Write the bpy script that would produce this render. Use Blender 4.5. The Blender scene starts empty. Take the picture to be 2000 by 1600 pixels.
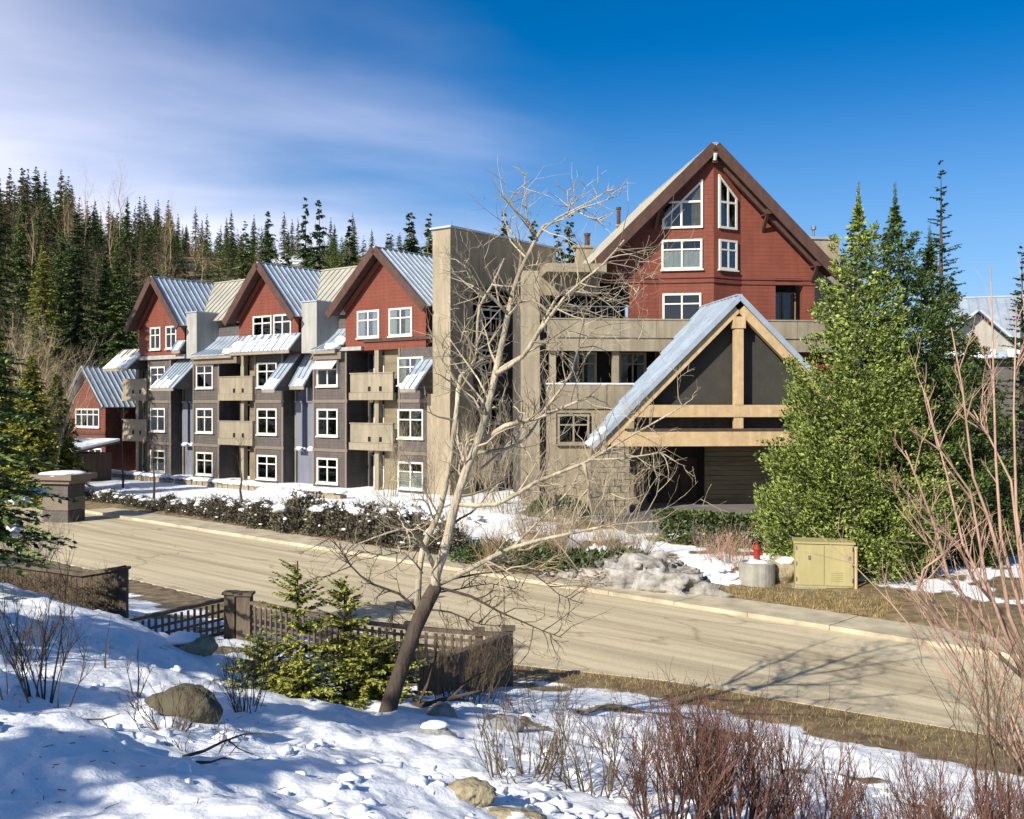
import bpy, math, random
from mathutils import Vector, noise, Matrix
C = bpy.context.scene.collection
SC = bpy.context.scene
R = math.radians

# ------------------------------------------------------------------ camera, sky, sun
cd = bpy.data.cameras.new('camera'); cam = bpy.data.objects.new('camera', cd); C.objects.link(cam)
cd.sensor_width = 36; cd.lens = 36; cd.clip_end = 3000; cd.clip_start = 0.1
cam.location = (0, 0, 0); cam.rotation_euler = (R(90), 0, 0); cd.shift_y = -0.005
SC.camera = cam
TO_SUN = Vector((-0.62, -0.78, 0)).normalized() * math.cos(R(31)) + Vector((0, 0, math.sin(R(31))))
sl = bpy.data.lights.new('sun', 'SUN'); sun = bpy.data.objects.new('sun', sl); C.objects.link(sun)
sl.energy = 3.9; sl.angle = R(0.5); sl.color = (1.0, 0.93, 0.80)
sun.rotation_euler = (-TO_SUN).to_track_quat('-Z', 'Y').to_euler()
W = bpy.data.worlds.new('World'); SC.world = W; W.use_nodes = True
def build_world():
    nt = W.node_tree; N = nt.nodes; L = nt.links; N.clear()
    out = N.new('ShaderNodeOutputWorld'); bg = N.new('ShaderNodeBackground'); bg.inputs[1].default_value = 0.15
    sky = N.new('ShaderNodeTexSky'); sky.sky_type = 'NISHITA'; sky.sun_disc = False
    sky.sun_elevation = R(31); sky.sun_rotation = math.atan2(TO_SUN.x, TO_SUN.y) % (2*math.pi)
    sky.altitude = 700; sky.ozone_density = 2.5; sky.dust_density = 1.1; sky.air_density = 1.0
    hs = N.new('ShaderNodeHueSaturation'); hs.inputs['Saturation'].default_value = 1.28; hs.inputs['Value'].default_value = 0.41
    tint = N.new('ShaderNodeMix'); tint.data_type = 'RGBA'; tint.blend_type = 'MULTIPLY'; tint.inputs['Factor'].default_value = 1; tint.inputs['B'].default_value = (0.62, 0.80, 1.0, 1)
    L.new(sky.outputs[0], tint.inputs['A']); L.new(tint.outputs['Result'], hs.inputs['Color'])
    tc = N.new('ShaderNodeTexCoord'); sx = N.new('ShaderNodeSeparateXYZ'); L.new(tc.outputs['Generated'], sx.inputs[0])
    def m(op, a, b=None, c=None):
        n = N.new('ShaderNodeMath'); n.operation = op
        for i, q in enumerate((a, b, c)):
            if q is None: continue
            if isinstance(q, (int, float)): n.inputs[i].default_value = q
            else: L.new(q, n.inputs[i])
        return n.outputs[0]
    x, y, z = sx.outputs
    den = m('ADD', m('MAXIMUM', z, 0.0), 0.22)
    cv = N.new('ShaderNodeCombineXYZ'); L.new(m('DIVIDE', x, den), cv.inputs[0]); L.new(m('DIVIDE', y, den), cv.inputs[1])
    mp = N.new('ShaderNodeMapping'); mp.inputs['Rotation'].default_value = (0, 0, R(24)); mp.inputs['Scale'].default_value = (0.55, 1.15, 1)
    mp.inputs['Location'].default_value = (0.35, 0.6, 0); L.new(cv.outputs[0], mp.inputs[0])
    n1 = N.new('ShaderNodeTexNoise'); n1.inputs['Scale'].default_value = 0.75; n1.inputs['Detail'].default_value = 6; n1.inputs['Roughness'].default_value = 0.5
    n1.inputs['Distortion'].default_value = 0.5; L.new(mp.outputs[0], n1.inputs['Vector'])
    # a cloud bank lies over the western half of the sky and thins out to the east
    bias = m('MULTIPLY_ADD', x, -1.45, m('MULTIPLY_ADD', z, -1.6, 0.36))
    dens = m('ADD', m('MULTIPLY_ADD', n1.outputs[0], 1.5, -0.66), bias)
    mr = N.new('ShaderNodeMapRange'); mr.interpolation_type = 'SMOOTHSTEP'; mr.inputs['From Min'].default_value = 0.0; mr.inputs['From Max'].default_value = 1.08
    L.new(dens, mr.inputs['Value'])
    hz = N.new('ShaderNodeMapRange'); hz.interpolation_type = 'SMOOTHSTEP'; hz.inputs['From Min'].default_value = 0.34; hz.inputs['From Max'].default_value = 0.0; hz.inputs['To Max'].default_value = 0.55
    L.new(z, hz.inputs['Value']); low = N.new('ShaderNodeMix'); low.data_type = 'RGBA'; L.new(hz.outputs[0], low.inputs['Factor']); L.new(hs.outputs[0], low.inputs['A']); low.inputs['B'].default_value = (1.9, 2.6, 3.7, 1)
    mix = N.new('ShaderNodeMix'); mix.data_type = 'RGBA'; L.new(mr.outputs[0], mix.inputs['Factor'])
    L.new(low.outputs['Result'], mix.inputs['A']); mix.inputs['B'].default_value = (4.3, 4.2, 4.9, 1)
    L.new(mix.outputs['Result'], bg.inputs[0]); L.new(bg.outputs[0], out.inputs[0])
build_world()
vs = SC.view_settings; vs.view_transform = 'Standard'; vs.look = 'None'; vs.gamma = 1; vs.exposure = 0.92; vs.use_curve_mapping = False

# ------------------------------------------------------------------ materials
MAT = {}
def mat(name, col, rough=0.7, var=0.12, scale=3.0, bump=0.0, bscale=20.0, metal=0.0, spec=0.3, lap=0.0, island=0.0, col2=None, stretch=(1,1,1), trans=0.0, weather=0.0):
    m = bpy.data.materials.new(name); m.use_nodes = True; MAT[name] = m
    nt = m.node_tree; N = nt.nodes; L = nt.links; p = N['Principled BSDF']
    p.inputs['Roughness'].default_value = rough; p.inputs['Metallic'].default_value = metal; p.inputs['Specular IOR Level'].default_value = spec
    tc = N.new('ShaderNodeTexCoord'); mp = N.new('ShaderNodeMapping'); mp.inputs['Scale'].default_value = stretch; L.new(tc.outputs['Object'], mp.inputs[0])
    n = N.new('ShaderNodeTexNoise'); n.inputs['Scale'].default_value = scale; n.inputs['Detail'].default_value = 6; n.inputs['Roughness'].default_value = 0.62
    L.new(mp.outputs[0], n.inputs['Vector'])
    r = N.new('ShaderNodeValToRGB'); r.color_ramp.elements[0].position = 0.28; r.color_ramp.elements[1].position = 0.72
    c2 = col2 or col
    r.color_ramp.elements[0].color = tuple(c*(1-var*1.6) for c in col) + (1,)
    r.color_ramp.elements[1].color = tuple(min(1, c*(1+var)) for c in c2) + (1,)
    fac = n.outputs[0]
    if island:
        g = N.new('ShaderNodeNewGeometry'); mx = N.new('ShaderNodeMix'); mx.data_type = 'FLOAT'; mx.inputs['Factor'].default_value = island
        L.new(n.outputs[0], mx.inputs['A']); L.new(g.outputs['Random Per Island'], mx.inputs['B']); fac = mx.outputs['Result']
    L.new(fac, r.inputs[0]); L.new(r.outputs[0], p.inputs['Base Color'])
    if weather:
        mw = N.new('ShaderNodeMapping'); mw.inputs['Scale'].default_value = (2.2, 2.2, 0.22); L.new(tc.outputs['Object'], mw.inputs[0])
        nw = N.new('ShaderNodeTexNoise'); nw.inputs['Scale'].default_value = 1.6; nw.inputs['Detail'].default_value = 7; nw.inputs['Roughness'].default_value = 0.65; L.new(mw.outputs[0], nw.inputs['Vector'])
        rw = N.new('ShaderNodeMapRange'); rw.inputs['From Min'].default_value = 0.3; rw.inputs['From Max'].default_value = 0.68; rw.inputs['To Min'].default_value = 1-weather; rw.inputs['To Max'].default_value = 1+weather*0.35; L.new(nw.outputs[0], rw.inputs[0])
        xw = N.new('ShaderNodeMix'); xw.data_type = 'RGBA'; xw.blend_type = 'MULTIPLY'; xw.inputs['Factor'].default_value = 1; L.new(r.outputs[0], xw.inputs['A']); L.new(rw.outputs[0], xw.inputs['B']); L.new(xw.outputs['Result'], p.inputs['Base Color'])
    last = None
    if bump:
        nb = N.new('ShaderNodeTexNoise'); nb.inputs['Scale'].default_value = bscale; nb.inputs['Detail'].default_value = 5; L.new(mp.outputs[0], nb.inputs['Vector'])
        b = N.new('ShaderNodeBump'); b.inputs['Strength'].default_value = bump; b.inputs['Distance'].default_value = 0.05
        L.new(nb.outputs[0], b.inputs['Height']); L.new(b.outputs[0], p.inputs['Normal']); last = b
    if lap:
        w = N.new('ShaderNodeTexWave'); w.wave_type = 'BANDS'; w.bands_direction = 'Z'; w.wave_profile = 'SAW'; w.inputs['Scale'].default_value = 0.314/lap*1.0
        w.inputs['Distortion'].default_value = 0.0; L.new(tc.outputs['Object'], w.inputs['Vector'])
        b = N.new('ShaderNodeBump'); b.inputs['Strength'].default_value = 1.0; b.inputs['Distance'].default_value = 0.05; b.invert = True
        L.new(w.outputs['Fac'], b.inputs['Height']); L.new(b.outputs[0], p.inputs['Normal'])
        if last: L.new(last.outputs[0], b.inputs['Normal'])
    if trans:
        t = N.new('ShaderNodeBsdfTranslucent'); L.new(r.outputs[0], t.inputs['Color']); ms = N.new('ShaderNodeMixShader'); ms.inputs[0].default_value = trans
        L.new(p.outputs[0], ms.inputs[1]); L.new(t.outputs[0], ms.inputs[2]); L.new(ms.outputs[0], N['Material Output'].inputs[0])
    return m
mat('red_siding', (0.158, 0.043, 0.026), 0.75, 0.10, 1.3, lap=0.2, bump=0.15, bscale=40, weather=0.2)
mat('red_trim', (0.15, 0.042, 0.028), 0.7, 0.12, 3)
mat('red_brick_siding', (0.15, 0.046, 0.030), 0.8, 0.22, 5, lap=0.2, bump=0.2, bscale=30, weather=0.3)
mat('brown_siding', (0.092, 0.080, 0.074), 0.8, 0.14, 1.6, lap=0.2, bump=0.15, bscale=40, weather=0.25)
mat('brown_trim', (0.17, 0.135, 0.105), 0.7, 0.10, 4)
mat('slate_panel', (0.155, 0.165, 0.21), 0.6, 0.06, 2, weather=0.18)
mat('grey_stucco', (0.33, 0.325, 0.30), 0.85, 0.08, 1.2, bump=0.2, bscale=60, weather=0.22)
mat('beige_stucco', (0.31, 0.26, 0.18), 0.85, 0.11, 0.9, bump=0.2, bscale=60, weather=0.3)
mat('beige_panel', (0.27, 0.23, 0.165), 0.75, 0.09, 1.5, bump=0.1, bscale=50, weather=0.28)
mat('tan_beam', (0.50, 0.36, 0.20), 0.6, 0.12, 3, stretch=(1, 1, 1), bump=0.15, bscale=30, weather=0.2)
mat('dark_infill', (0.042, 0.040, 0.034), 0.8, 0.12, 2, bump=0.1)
mat('unlit_black', (0.018, 0.018, 0.020), 0.9, 0.3, 1.5, spec=0.05)  # near black stands in for unlit rooms, recesses and openings
mat('fence_timber', (0.120, 0.092, 0.066), 0.85, 0.3, 4, bump=0.4, bscale=30, stretch=(1, 1, 0.2))
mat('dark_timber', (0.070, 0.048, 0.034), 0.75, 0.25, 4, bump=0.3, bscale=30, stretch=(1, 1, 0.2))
mat('rake_timber', (0.078, 0.040, 0.030), 0.7, 0.15, 3, bump=0.15, weather=0.25)
mat('metal_roof', (0.37, 0.43, 0.50), 0.48, 0.16, 1.1, metal=0.3, spec=0.5, bump=0.05, bscale=8)
mat('pale_metal_roof', (0.46, 0.44, 0.37), 0.45, 0.10, 1.1, metal=0.25, spec=0.5)  # paler copy of the metal; on the wing it paints in sunlight
mat('white_trim', (0.60, 0.575, 0.51), 0.5, 0.05, 6)
mat('curtain', (0.50, 0.49, 0.45), 0.9, 0.18, 6, stretch=(6, 6, 0.3))
mat('planks', (0.20, 0.165, 0.105), 0.8, 0.25, 2, bump=0.3, bscale=20, stretch=(0.3, 1, 2))
mat('stone', (0.27, 0.225, 0.165), 0.9, 0.30, 5, bump=0.7, bscale=18)
mat('mortar', (0.14, 0.12, 0.095), 0.95, 0.2, 8)
mat('boulder', (0.105, 0.092, 0.060), 0.9, 0.30, 4, bump=0.8, bscale=14)
mat('pale_rock', (0.30, 0.255, 0.165), 0.9, 0.28, 5, bump=0.8, bscale=16)
mat('grey_rock', (0.24, 0.235, 0.23), 0.9, 0.28, 5, bump=0.8, bscale=16)
mat('snow', (0.83, 0.845, 0.87), 0.55, 0.03, 4, bump=0.35, bscale=16, spec=0.35)
mat('dirty_snow', (0.085, 0.070, 0.054), 0.85, 0.4, 2.6, bump=0.9, bscale=7, col2=(0.34, 0.325, 0.30))
mat('concrete', (0.36, 0.34, 0.29), 0.85, 0.14, 4, bump=0.3, bscale=50, weather=0.3)
mat('sand_concrete', (0.47, 0.405, 0.285), 0.9, 0.25, 1.5, bump=0.2, bscale=60)
mat('olive_metal', (0.36, 0.315, 0.15), 0.5, 0.06, 2, weather=0.15)
mat('hydrant_red', (0.28, 0.035, 0.022), 0.5, 0.2, 8)
mat('steel', (0.20, 0.20, 0.20), 0.45, 0.15, 5, metal=0.6)
mat('drive', (0.17, 0.155, 0.145), 0.9, 0.15, 1.5, bump=0.2, bscale=40)
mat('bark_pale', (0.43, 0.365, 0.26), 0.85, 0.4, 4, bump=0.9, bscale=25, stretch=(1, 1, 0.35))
mat('twig_grey', (0.33, 0.275, 0.19), 0.85, 0.35, 4, island=0.6)
mat('bark_grey', (0.105, 0.080, 0.055), 0.9, 0.3, 6, bump=0.8, bscale=22, stretch=(1, 1, 0.35))
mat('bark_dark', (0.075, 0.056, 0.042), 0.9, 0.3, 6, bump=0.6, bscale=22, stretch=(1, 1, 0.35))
mat('twig_pink', (0.40, 0.255, 0.185), 0.8, 0.25, 4)
mat('twig_red', (0.118, 0.058, 0.042), 0.8, 0.35, 3, island=0.6)
mat('twig_brown', (0.125, 0.090, 0.055), 0.85, 0.35, 3, island=0.5)
mat('twig_tan', (0.34, 0.25, 0.15), 0.85, 0.3, 3, island=0.5)
mat('needles_dark', (0.032, 0.058, 0.026), 0.7, 0.5, 0.5, island=0.6, col2=(0.080, 0.125, 0.045), trans=0.12)
mat('needles_mid', (0.060, 0.105, 0.034), 0.7, 0.45, 0.5, island=0.6, col2=(0.17, 0.235, 0.068), trans=0.12)
mat('needles_olive', (0.12, 0.12, 0.055), 0.7, 0.5, 0.5, island=0.6, col2=(0.23, 0.215, 0.11), trans=0.12)
mat('needles_bright', (0.12, 0.16, 0.030), 0.6, 0.45, 1.2, island=0.7, col2=(0.36, 0.36, 0.085), trans=0.3)
mat('cedar_leaf', (0.022, 0.075, 0.012), 0.6, 0.5, 1.6, island=0.6, col2=(0.245, 0.30, 0.070), trans=0.2)
mat('cedar_shaded', (0.026, 0.066, 0.015), 0.6, 0.5, 1.4, island=0.55, col2=(0.085, 0.135, 0.030), trans=0.15)  # cedar leaf coloured darker for the shade of the sunlit cedar
mat('cedar_dark', (0.022, 0.055, 0.014), 0.6, 0.5, 1.3, island=0.7, col2=(0.080, 0.110, 0.028), trans=0.15)  # on the right-hand cedars this darkness paints in shade; dark hedges share it
mat('hedge_leaf', (0.050, 0.047, 0.036), 0.7, 0.5, 1.5, island=0.7, col2=(0.135, 0.125, 0.085), trans=0.1)
mat('dry_grass', (0.19, 0.135, 0.06), 0.9, 0.35, 3, island=0.6, col2=(0.34, 0.25, 0.10))
def glass_mat():
    m = bpy.data.materials.new('window_glass'); m.use_nodes = True; MAT['window_glass'] = m
    nt = m.node_tree; N = nt.nodes; L = nt.links; N.remove(N['Principled BSDF'])
    g = N.new('ShaderNodeBsdfGlossy'); g.inputs['Roughness'].default_value = 0.03; g.inputs['Color'].default_value = (0.9, 0.95, 1, 1)
    t = N.new('ShaderNodeBsdfTransparent'); t.inputs['Color'].default_value = (0.72, 0.76, 0.76, 1)
    f = N.new('ShaderNodeFresnel'); f.inputs['IOR'].default_value = 1.38
    x = N.new('ShaderNodeMixShader'); a = N.new('ShaderNodeMath'); a.operation = 'ADD'; a.inputs[1].default_value = 0.02
    L.new(f.outputs[0], a.inputs[0]); L.new(a.outputs[0], x.inputs[0]); L.new(t.outputs[0], x.inputs[1]); L.new(g.outputs[0], x.inputs[2]); L.new(x.outputs[0], N['Material Output'].inputs[0])
glass_mat()

# ------------------------------------------------------------------ mesh helpers
class MB:
    def __init__(s): s.v = []; s.f = []; s.m = []; s.k = 0
    def face(s, pts):
        i = len(s.v); s.v += [tuple(p) for p in pts]; s.f.append(tuple(range(i, i+len(pts)))); s.m.append(s.k)
    def add(s, vs, fs):
        i = len(s.v); s.v += [tuple(p) for p in vs]; s.f += [tuple(q+i for q in f) for f in fs]; s.m += [s.k]*len(fs)
    def box(s, x0, x1, y0, y1, z0, z1):
        s.add([(x0,y0,z0),(x1,y0,z0),(x1,y1,z0),(x0,y1,z0),(x0,y0,z1),(x1,y0,z1),(x1,y1,z1),(x0,y1,z1)],
              [(0,3,2,1),(4,5,6,7),(0,1,5,4),(1,2,6,5),(2,3,7,6),(3,0,4,7)])
    def prism(s, poly, y0, y1):           # poly of (x, z) counter-clockwise seen from the front, extruded along y
        n = len(poly)
        s.add([(x,y0,z) for x,z in poly]+[(x,y1,z) for x,z in poly],
              [tuple(range(n)), tuple(range(2*n-1, n-1, -1))]+[(i, i+n, (i+1)%n+n, (i+1)%n) for i in range(n)])
    def slab(s, poly, off):               # polygon of 3d points, thickened by vector off
        n = len(poly); o = Vector(off)
        s.add([Vector(p) for p in poly]+[Vector(p)+o for p in poly],
              [tuple(range(n-1, -1, -1)), tuple(range(n, 2*n))]+[(i, (i+1)%n, (i+1)%n+n, i+n) for i in range(n)])
    def beam(s, a, b, w, h, up=(0,0,1)):  # bar of w x h from a to b
        a = Vector(a); b = Vector(b); d = (b-a).normalized(); u = Vector(up)
        r = d.cross(u).normalized(); u = r.cross(d)
        q = [r*(-w/2)-u*(h/2), r*(w/2)-u*(h/2), r*(w/2)+u*(h/2), r*(-w/2)+u*(h/2)]
        s.add([a+k for k in q]+[b+k for k in q], [(3,2,1,0),(4,5,6,7)]+[(i,(i+1)%4,(i+1)%4+4,i+4) for i in range(4)])
    def tube(s, pts, rad, n=5, cap=True):
        pts = [Vector(p) for p in pts]; base = len(s.v); vs = []; fs = []
        ref = Vector((0.31, 0.92, 0.17))
        for i, p in enumerate(pts):
            d = (pts[min(i+1, len(pts)-1)]-pts[max(i-1, 0)])
            d = d.normalized() if d.length > 1e-9 else Vector((0,0,1))
            r = d.cross(ref); r = r.normalized() if r.length > 1e-4 else d.orthogonal().normalized()
            q = d.cross(r)
            for k in range(n):
                t = 2*math.pi*k/n; vs.append(p+(r*math.cos(t)+q*math.sin(t))*rad[i])
        for i in range(len(pts)-1):
            for k in range(n):
                fs.append((i*n+k, i*n+(k+1)%n, (i+1)*n+(k+1)%n, (i+1)*n+k))
        if cap and n > 3: fs.append(tuple(range((len(pts)-1)*n, len(pts)*n))); fs.append(tuple(range(n-1, -1, -1)))
        s.add(vs, fs)
    def lathe(s, prof, n=12, c=(0,0,0)):
        vs = []; fs = []
        for r, z in prof:
            for k in range(n):
                t = 2*math.pi*k/n; vs.append((c[0]+r*math.cos(t), c[1]+r*math.sin(t), c[2]+z))
        for i in range(len(prof)-1):
            for k in range(n): fs.append((i*n+k, i*n+(k+1)%n, (i+1)*n+(k+1)%n, (i+1)*n+k))
        fs.append(tuple(range(n-1, -1, -1))); fs.append(tuple(range((len(prof)-1)*n, len(prof)*n)))
        s.add(vs, fs)
    def blob(s, c, r, rng, sub=3, amp=0.25, freq=1.3, flat=-9):
        import bmesh
        bm = bmesh.new(); bmesh.ops.create_icosphere(bm, subdivisions=sub, radius=1)
        o = Vector((rng.uniform(-50,50), rng.uniform(-50,50), rng.uniform(-50,50))); vs = []
        for v in bm.verts:
            p = v.co*(1+amp*noise.noise(v.co*freq+o)+amp*0.5*noise.noise(v.co*freq*2.7+o))
            vs.append((c[0]+p.x*r[0], c[1]+p.y*r[1], c[2]+max(p.z, flat)*r[2]))
        s.add(vs, [tuple(v.index for v in f.verts) for f in bm.faces]); bm.free()
    def mesh(s, name, mats, smooth=False):
        me = bpy.data.meshes.new(name); me.from_pydata(s.v, [], s.f)
        if isinstance(mats, str): mats = [mats]
        for q in mats: me.materials.append(MAT[q])
        if len(mats) > 1: me.polygons.foreach_set('material_index', s.m)
        if smooth: me.polygons.foreach_set('use_smooth', [True]*len(s.f))
        me.update(); return me
    def build(s, name, mats, parent=None, smooth=False, loc=None):
        return link(name, s.mesh(name, mats, smooth), parent, loc)
def link(name, me, parent=None, loc=None, rz=0.0):
    o = bpy.data.objects.new(name, me); C.objects.link(o)
    if parent is not None: o.parent = parent
    if loc is not None: o.location = loc
    if rz: o.rotation_euler = (0, 0, rz)
    return o
def tag(o, label, cat, group=None, kind=None):
    o['label'] = label; o['category'] = cat
    if group: o['group'] = group
    if kind: o['kind'] = kind
    return o
def thing(name, label, cat, loc=(0,0,0), rz=0.0, group=None):
    o = bpy.data.objects.new(name, None); C.objects.link(o); o.location = loc; o.rotation_euler = (0,0,rz); o.empty_display_size = 0.3
    return tag(o, label, cat, group)
def struct(o): o['kind'] = 'structure'; return o
def copy_tree(o, parent=None):
    c = o.copy(); C.objects.link(c)
    if parent: c.parent = parent
    for ch in [q for q in o.children]: copy_tree(ch, c)
    return c
def smooth(t): t = max(0.0, min(1.0, t)); return t*t*(3-2*t)
def lerp(a, b, t): return a+(b-a)*t
def knots(ks, t):
    if t <= ks[0][0]: return ks[0][1]
    for (a, va), (b, vb) in zip(ks, ks[1:]):
        if t <= b: return lerp(va, vb, smooth((t-a)/(b-a))*0.5+0.5*(t-a)/(b-a))
    return ks[-1][1]

# ------------------------------------------------------------------ site plan: a straight road runs from far left to near right
TD = Vector((0.735, -0.678)); ND = Vector((0.678, 0.735))      # along the road, across it (towards the lodge)
FAR = 21.0                                                      # far kerb line
def near(a): return knots([(-60, 13.6), (-23, 13.8), (-13.5, 13.9), (-9.5, 15.2), (-4, 15.9), (12, 16.4), (60, 16.4)], a)
def da(x, y): return ND.x*x+ND.y*y, TD.x*x+TD.y*y
def road_xy(d, a): return (ND.x*d+TD.x*a, ND.y*d+TD.y*a)
BANK = [(0, -4.80), (1.5, -4.74), (4, -4.35), (7.5, -3.60), (10, -2.92), (12, -2.25), (13.6, -1.78), (16, -1.66), (40, -1.5)]
def gz(x, y, fine=True):
    d, a = da(x, y); dn = near(a)
    if d < dn-0.02:
        s = dn-d; z = knots(BANK, s)+0.55*smooth((-x-3)/3.5)*smooth((s-3.5)/3.5)*smooth((11.5-s)/3)
        k = smooth((s-1.6)/2.0)
        if k > 0:
            p = Vector((x, y, 0))
            z += k*(0.10*noise.noise(p*0.55)+0.07*noise.noise(p*1.4+Vector((7, 3, 0))))
            if fine: z += k*(0.052*noise.noise(p*3.3)+0.028*noise.noise(p*8.0))
        return z
    if d < FAR+1.42: return -4.97
    e = d-FAR-1.42; p = Vector((x, y, 0)); r = math.hypot(x, y)
    z = -4.80+0.12*smooth(e/1.5)+0.08*smooth(e)*noise.noise(p*0.4)+0.05*smooth(e)*noise.noise(p*1.3)
    t = x/max(y, 1.0)
    lat = 1-0.83*smooth((t+0.04)/0.33)
    z += 37*smooth((r-84)/150)*lat*(1+0.22*noise.noise(p*0.02)) if r > 84 else 0
    z -= 14*smooth((r-320)/300)*lat if r > 320 else 0
    return z
def at(px, py, Y): return Vector(((px-1000)/2000*Y, Y, (790-py)/2000*Y))      # a bearing and a distance to a place
def on(px, Y): x = (px-1000)/2000*Y; return Vector((x, Y, gz(x, Y)))

def snow_amount(x, y):
    d, a = da(x, y); dn = near(a); p = Vector((x, y, 0))
    nz = noise.noise(p*0.5)*0.6+noise.noise(p*1.7)*0.4
    if d < dn:
        s = dn-d
        edge = 1.2+0.9*smooth((a+9)/5)+0.9*nz
        v = smooth((s-edge)/0.8)
        if s < 8: v *= 1-0.75*smooth((noise.noise(p*0.9+Vector((20,0,0)))-0.22)/0.15)*smooth((8-s)/3)
        return v
    e = d-FAR-1.4
    r = math.hypot(x, y)
    if r > 80: return smooth((noise.noise(p*0.06)-0.22)/0.2)*0.9
    right = smooth((x+2)/4)
    edge = lerp(0.9, 2.8, right)
    v = smooth((e-edge+nz)/0.8)
    v *= 1-right*smooth((nz+0.05)/0.2)*0.9
    return v

def build_ground():
    ang = []
    t = -180.0
    while t < 180:
        ang.append(t); t += 0.2 if -31 <= t < 31 else (1.5 if -50 < t < 50 else 6)
    rad = [1.2]
    while rad[-1] < 900:
        r = rad[-1]; rad.append(r*(1.0105 if 3.3 < r < 26 else (1.02 if r < 80 else 1.05)))
    n = len(ang); vs = [(0, 0, gz(0, 0))]; sn = [1.0]
    for r in rad:
        for t in ang:
            x = r*math.sin(R(t)); y = r*math.cos(R(t)); vs.append((x, y, gz(x, y))); sn.append(snow_amount(x, y))
    fs = [(0, 1+(k+1)%n, 1+k) for k in range(n)]
    for i in range(len(rad)-1):
        b = 1+i*n
        for k in range(n): k2 = (k+1) % n; fs.append((b+k, b+k2, b+n+k2, b+n+k))
    me = bpy.data.meshes.new('ground'); me.from_pydata(vs, [], fs)
    at_ = me.attributes.new('snow', 'FLOAT', 'POINT'); at_.data.foreach_set('value', sn)
    me.polygons.foreach_set('use_smooth', [True]*len(fs)); me.update()
    m = bpy.data.materials.new('snowy_ground'); m.use_nodes = True; nt = m.node_tree; N = nt.nodes; L = nt.links; p = N['Principled BSDF']
    tc = N.new('ShaderNodeTexCoord')
    def nz(sc, det=6):
        q = N.new('ShaderNodeTexNoise'); q.inputs['Scale'].default_value = sc; q.inputs['Detail'].default_value = det; q.inputs['Roughness'].default_value = 0.6; L.new(tc.outputs['Object'], q.inputs[0]); return q.outputs[0]
    def ramp(f, stops):
        q = N.new('ShaderNodeValToRGB'); e = q.color_ramp.elements; e[0].position, e[0].color = stops[0][0], stops[0][1]+(1,); e[1].position, e[1].color = stops[-1][0], stops[-1][1]+(1,)
        for s in stops[1:-1]: k = e.new(s[0]); k.color = s[1]+(1,)
        L.new(f, q.inputs[0]); return q.outputs[0]
    sno = ramp(nz(1.1), [(0.3, (0.80, 0.82, 0.85)), (0.7, (0.87, 0.875, 0.88))])
    dirt = ramp(nz(3.5, 8), [(0.3, (0.085, 0.060, 0.034)), (0.5, (0.19, 0.14, 0.075)), (0.7, (0.30, 0.235, 0.125))])
    A = N.new('ShaderNodeAttribute'); A.attribute_name = 'snow'
    ad = N.new('ShaderNodeMath'); ad.operation = 'MULTIPLY_ADD'; L.new(nz(4.5, 8), ad.inputs[0]); ad.inputs[1].default_value = 1.3; L.new(A.outputs['Fac'], ad.inputs[2])
    mr = N.new('ShaderNodeMapRange'); mr.inputs['From Min'].default_value = 1.05; mr.inputs['From Max'].default_value = 1.28; L.new(ad.outputs[0], mr.inputs[0])
    mx = N.new('ShaderNodeMix'); mx.data_type = 'RGBA'; L.new(mr.outputs[0], mx.inputs['Factor']); L.new(dirt, mx.inputs['A']); L.new(sno, mx.inputs['B']); L.new(mx.outputs['Result'], p.inputs['Base Color'])
    p.inputs['Roughness'].default_value = 0.6; p.inputs['Specular IOR Level'].default_value = 0.3
    b = N.new('ShaderNodeBump'); b.inputs['Strength'].default_value = 0.5; b.inputs['Distance'].default_value = 0.06; L.new(nz(7, 8), b.inputs['Height']); L.new(b.outputs[0], p.inputs['Normal'])
    me.materials.append(m); struct(link('ground', me))
build_ground()

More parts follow.
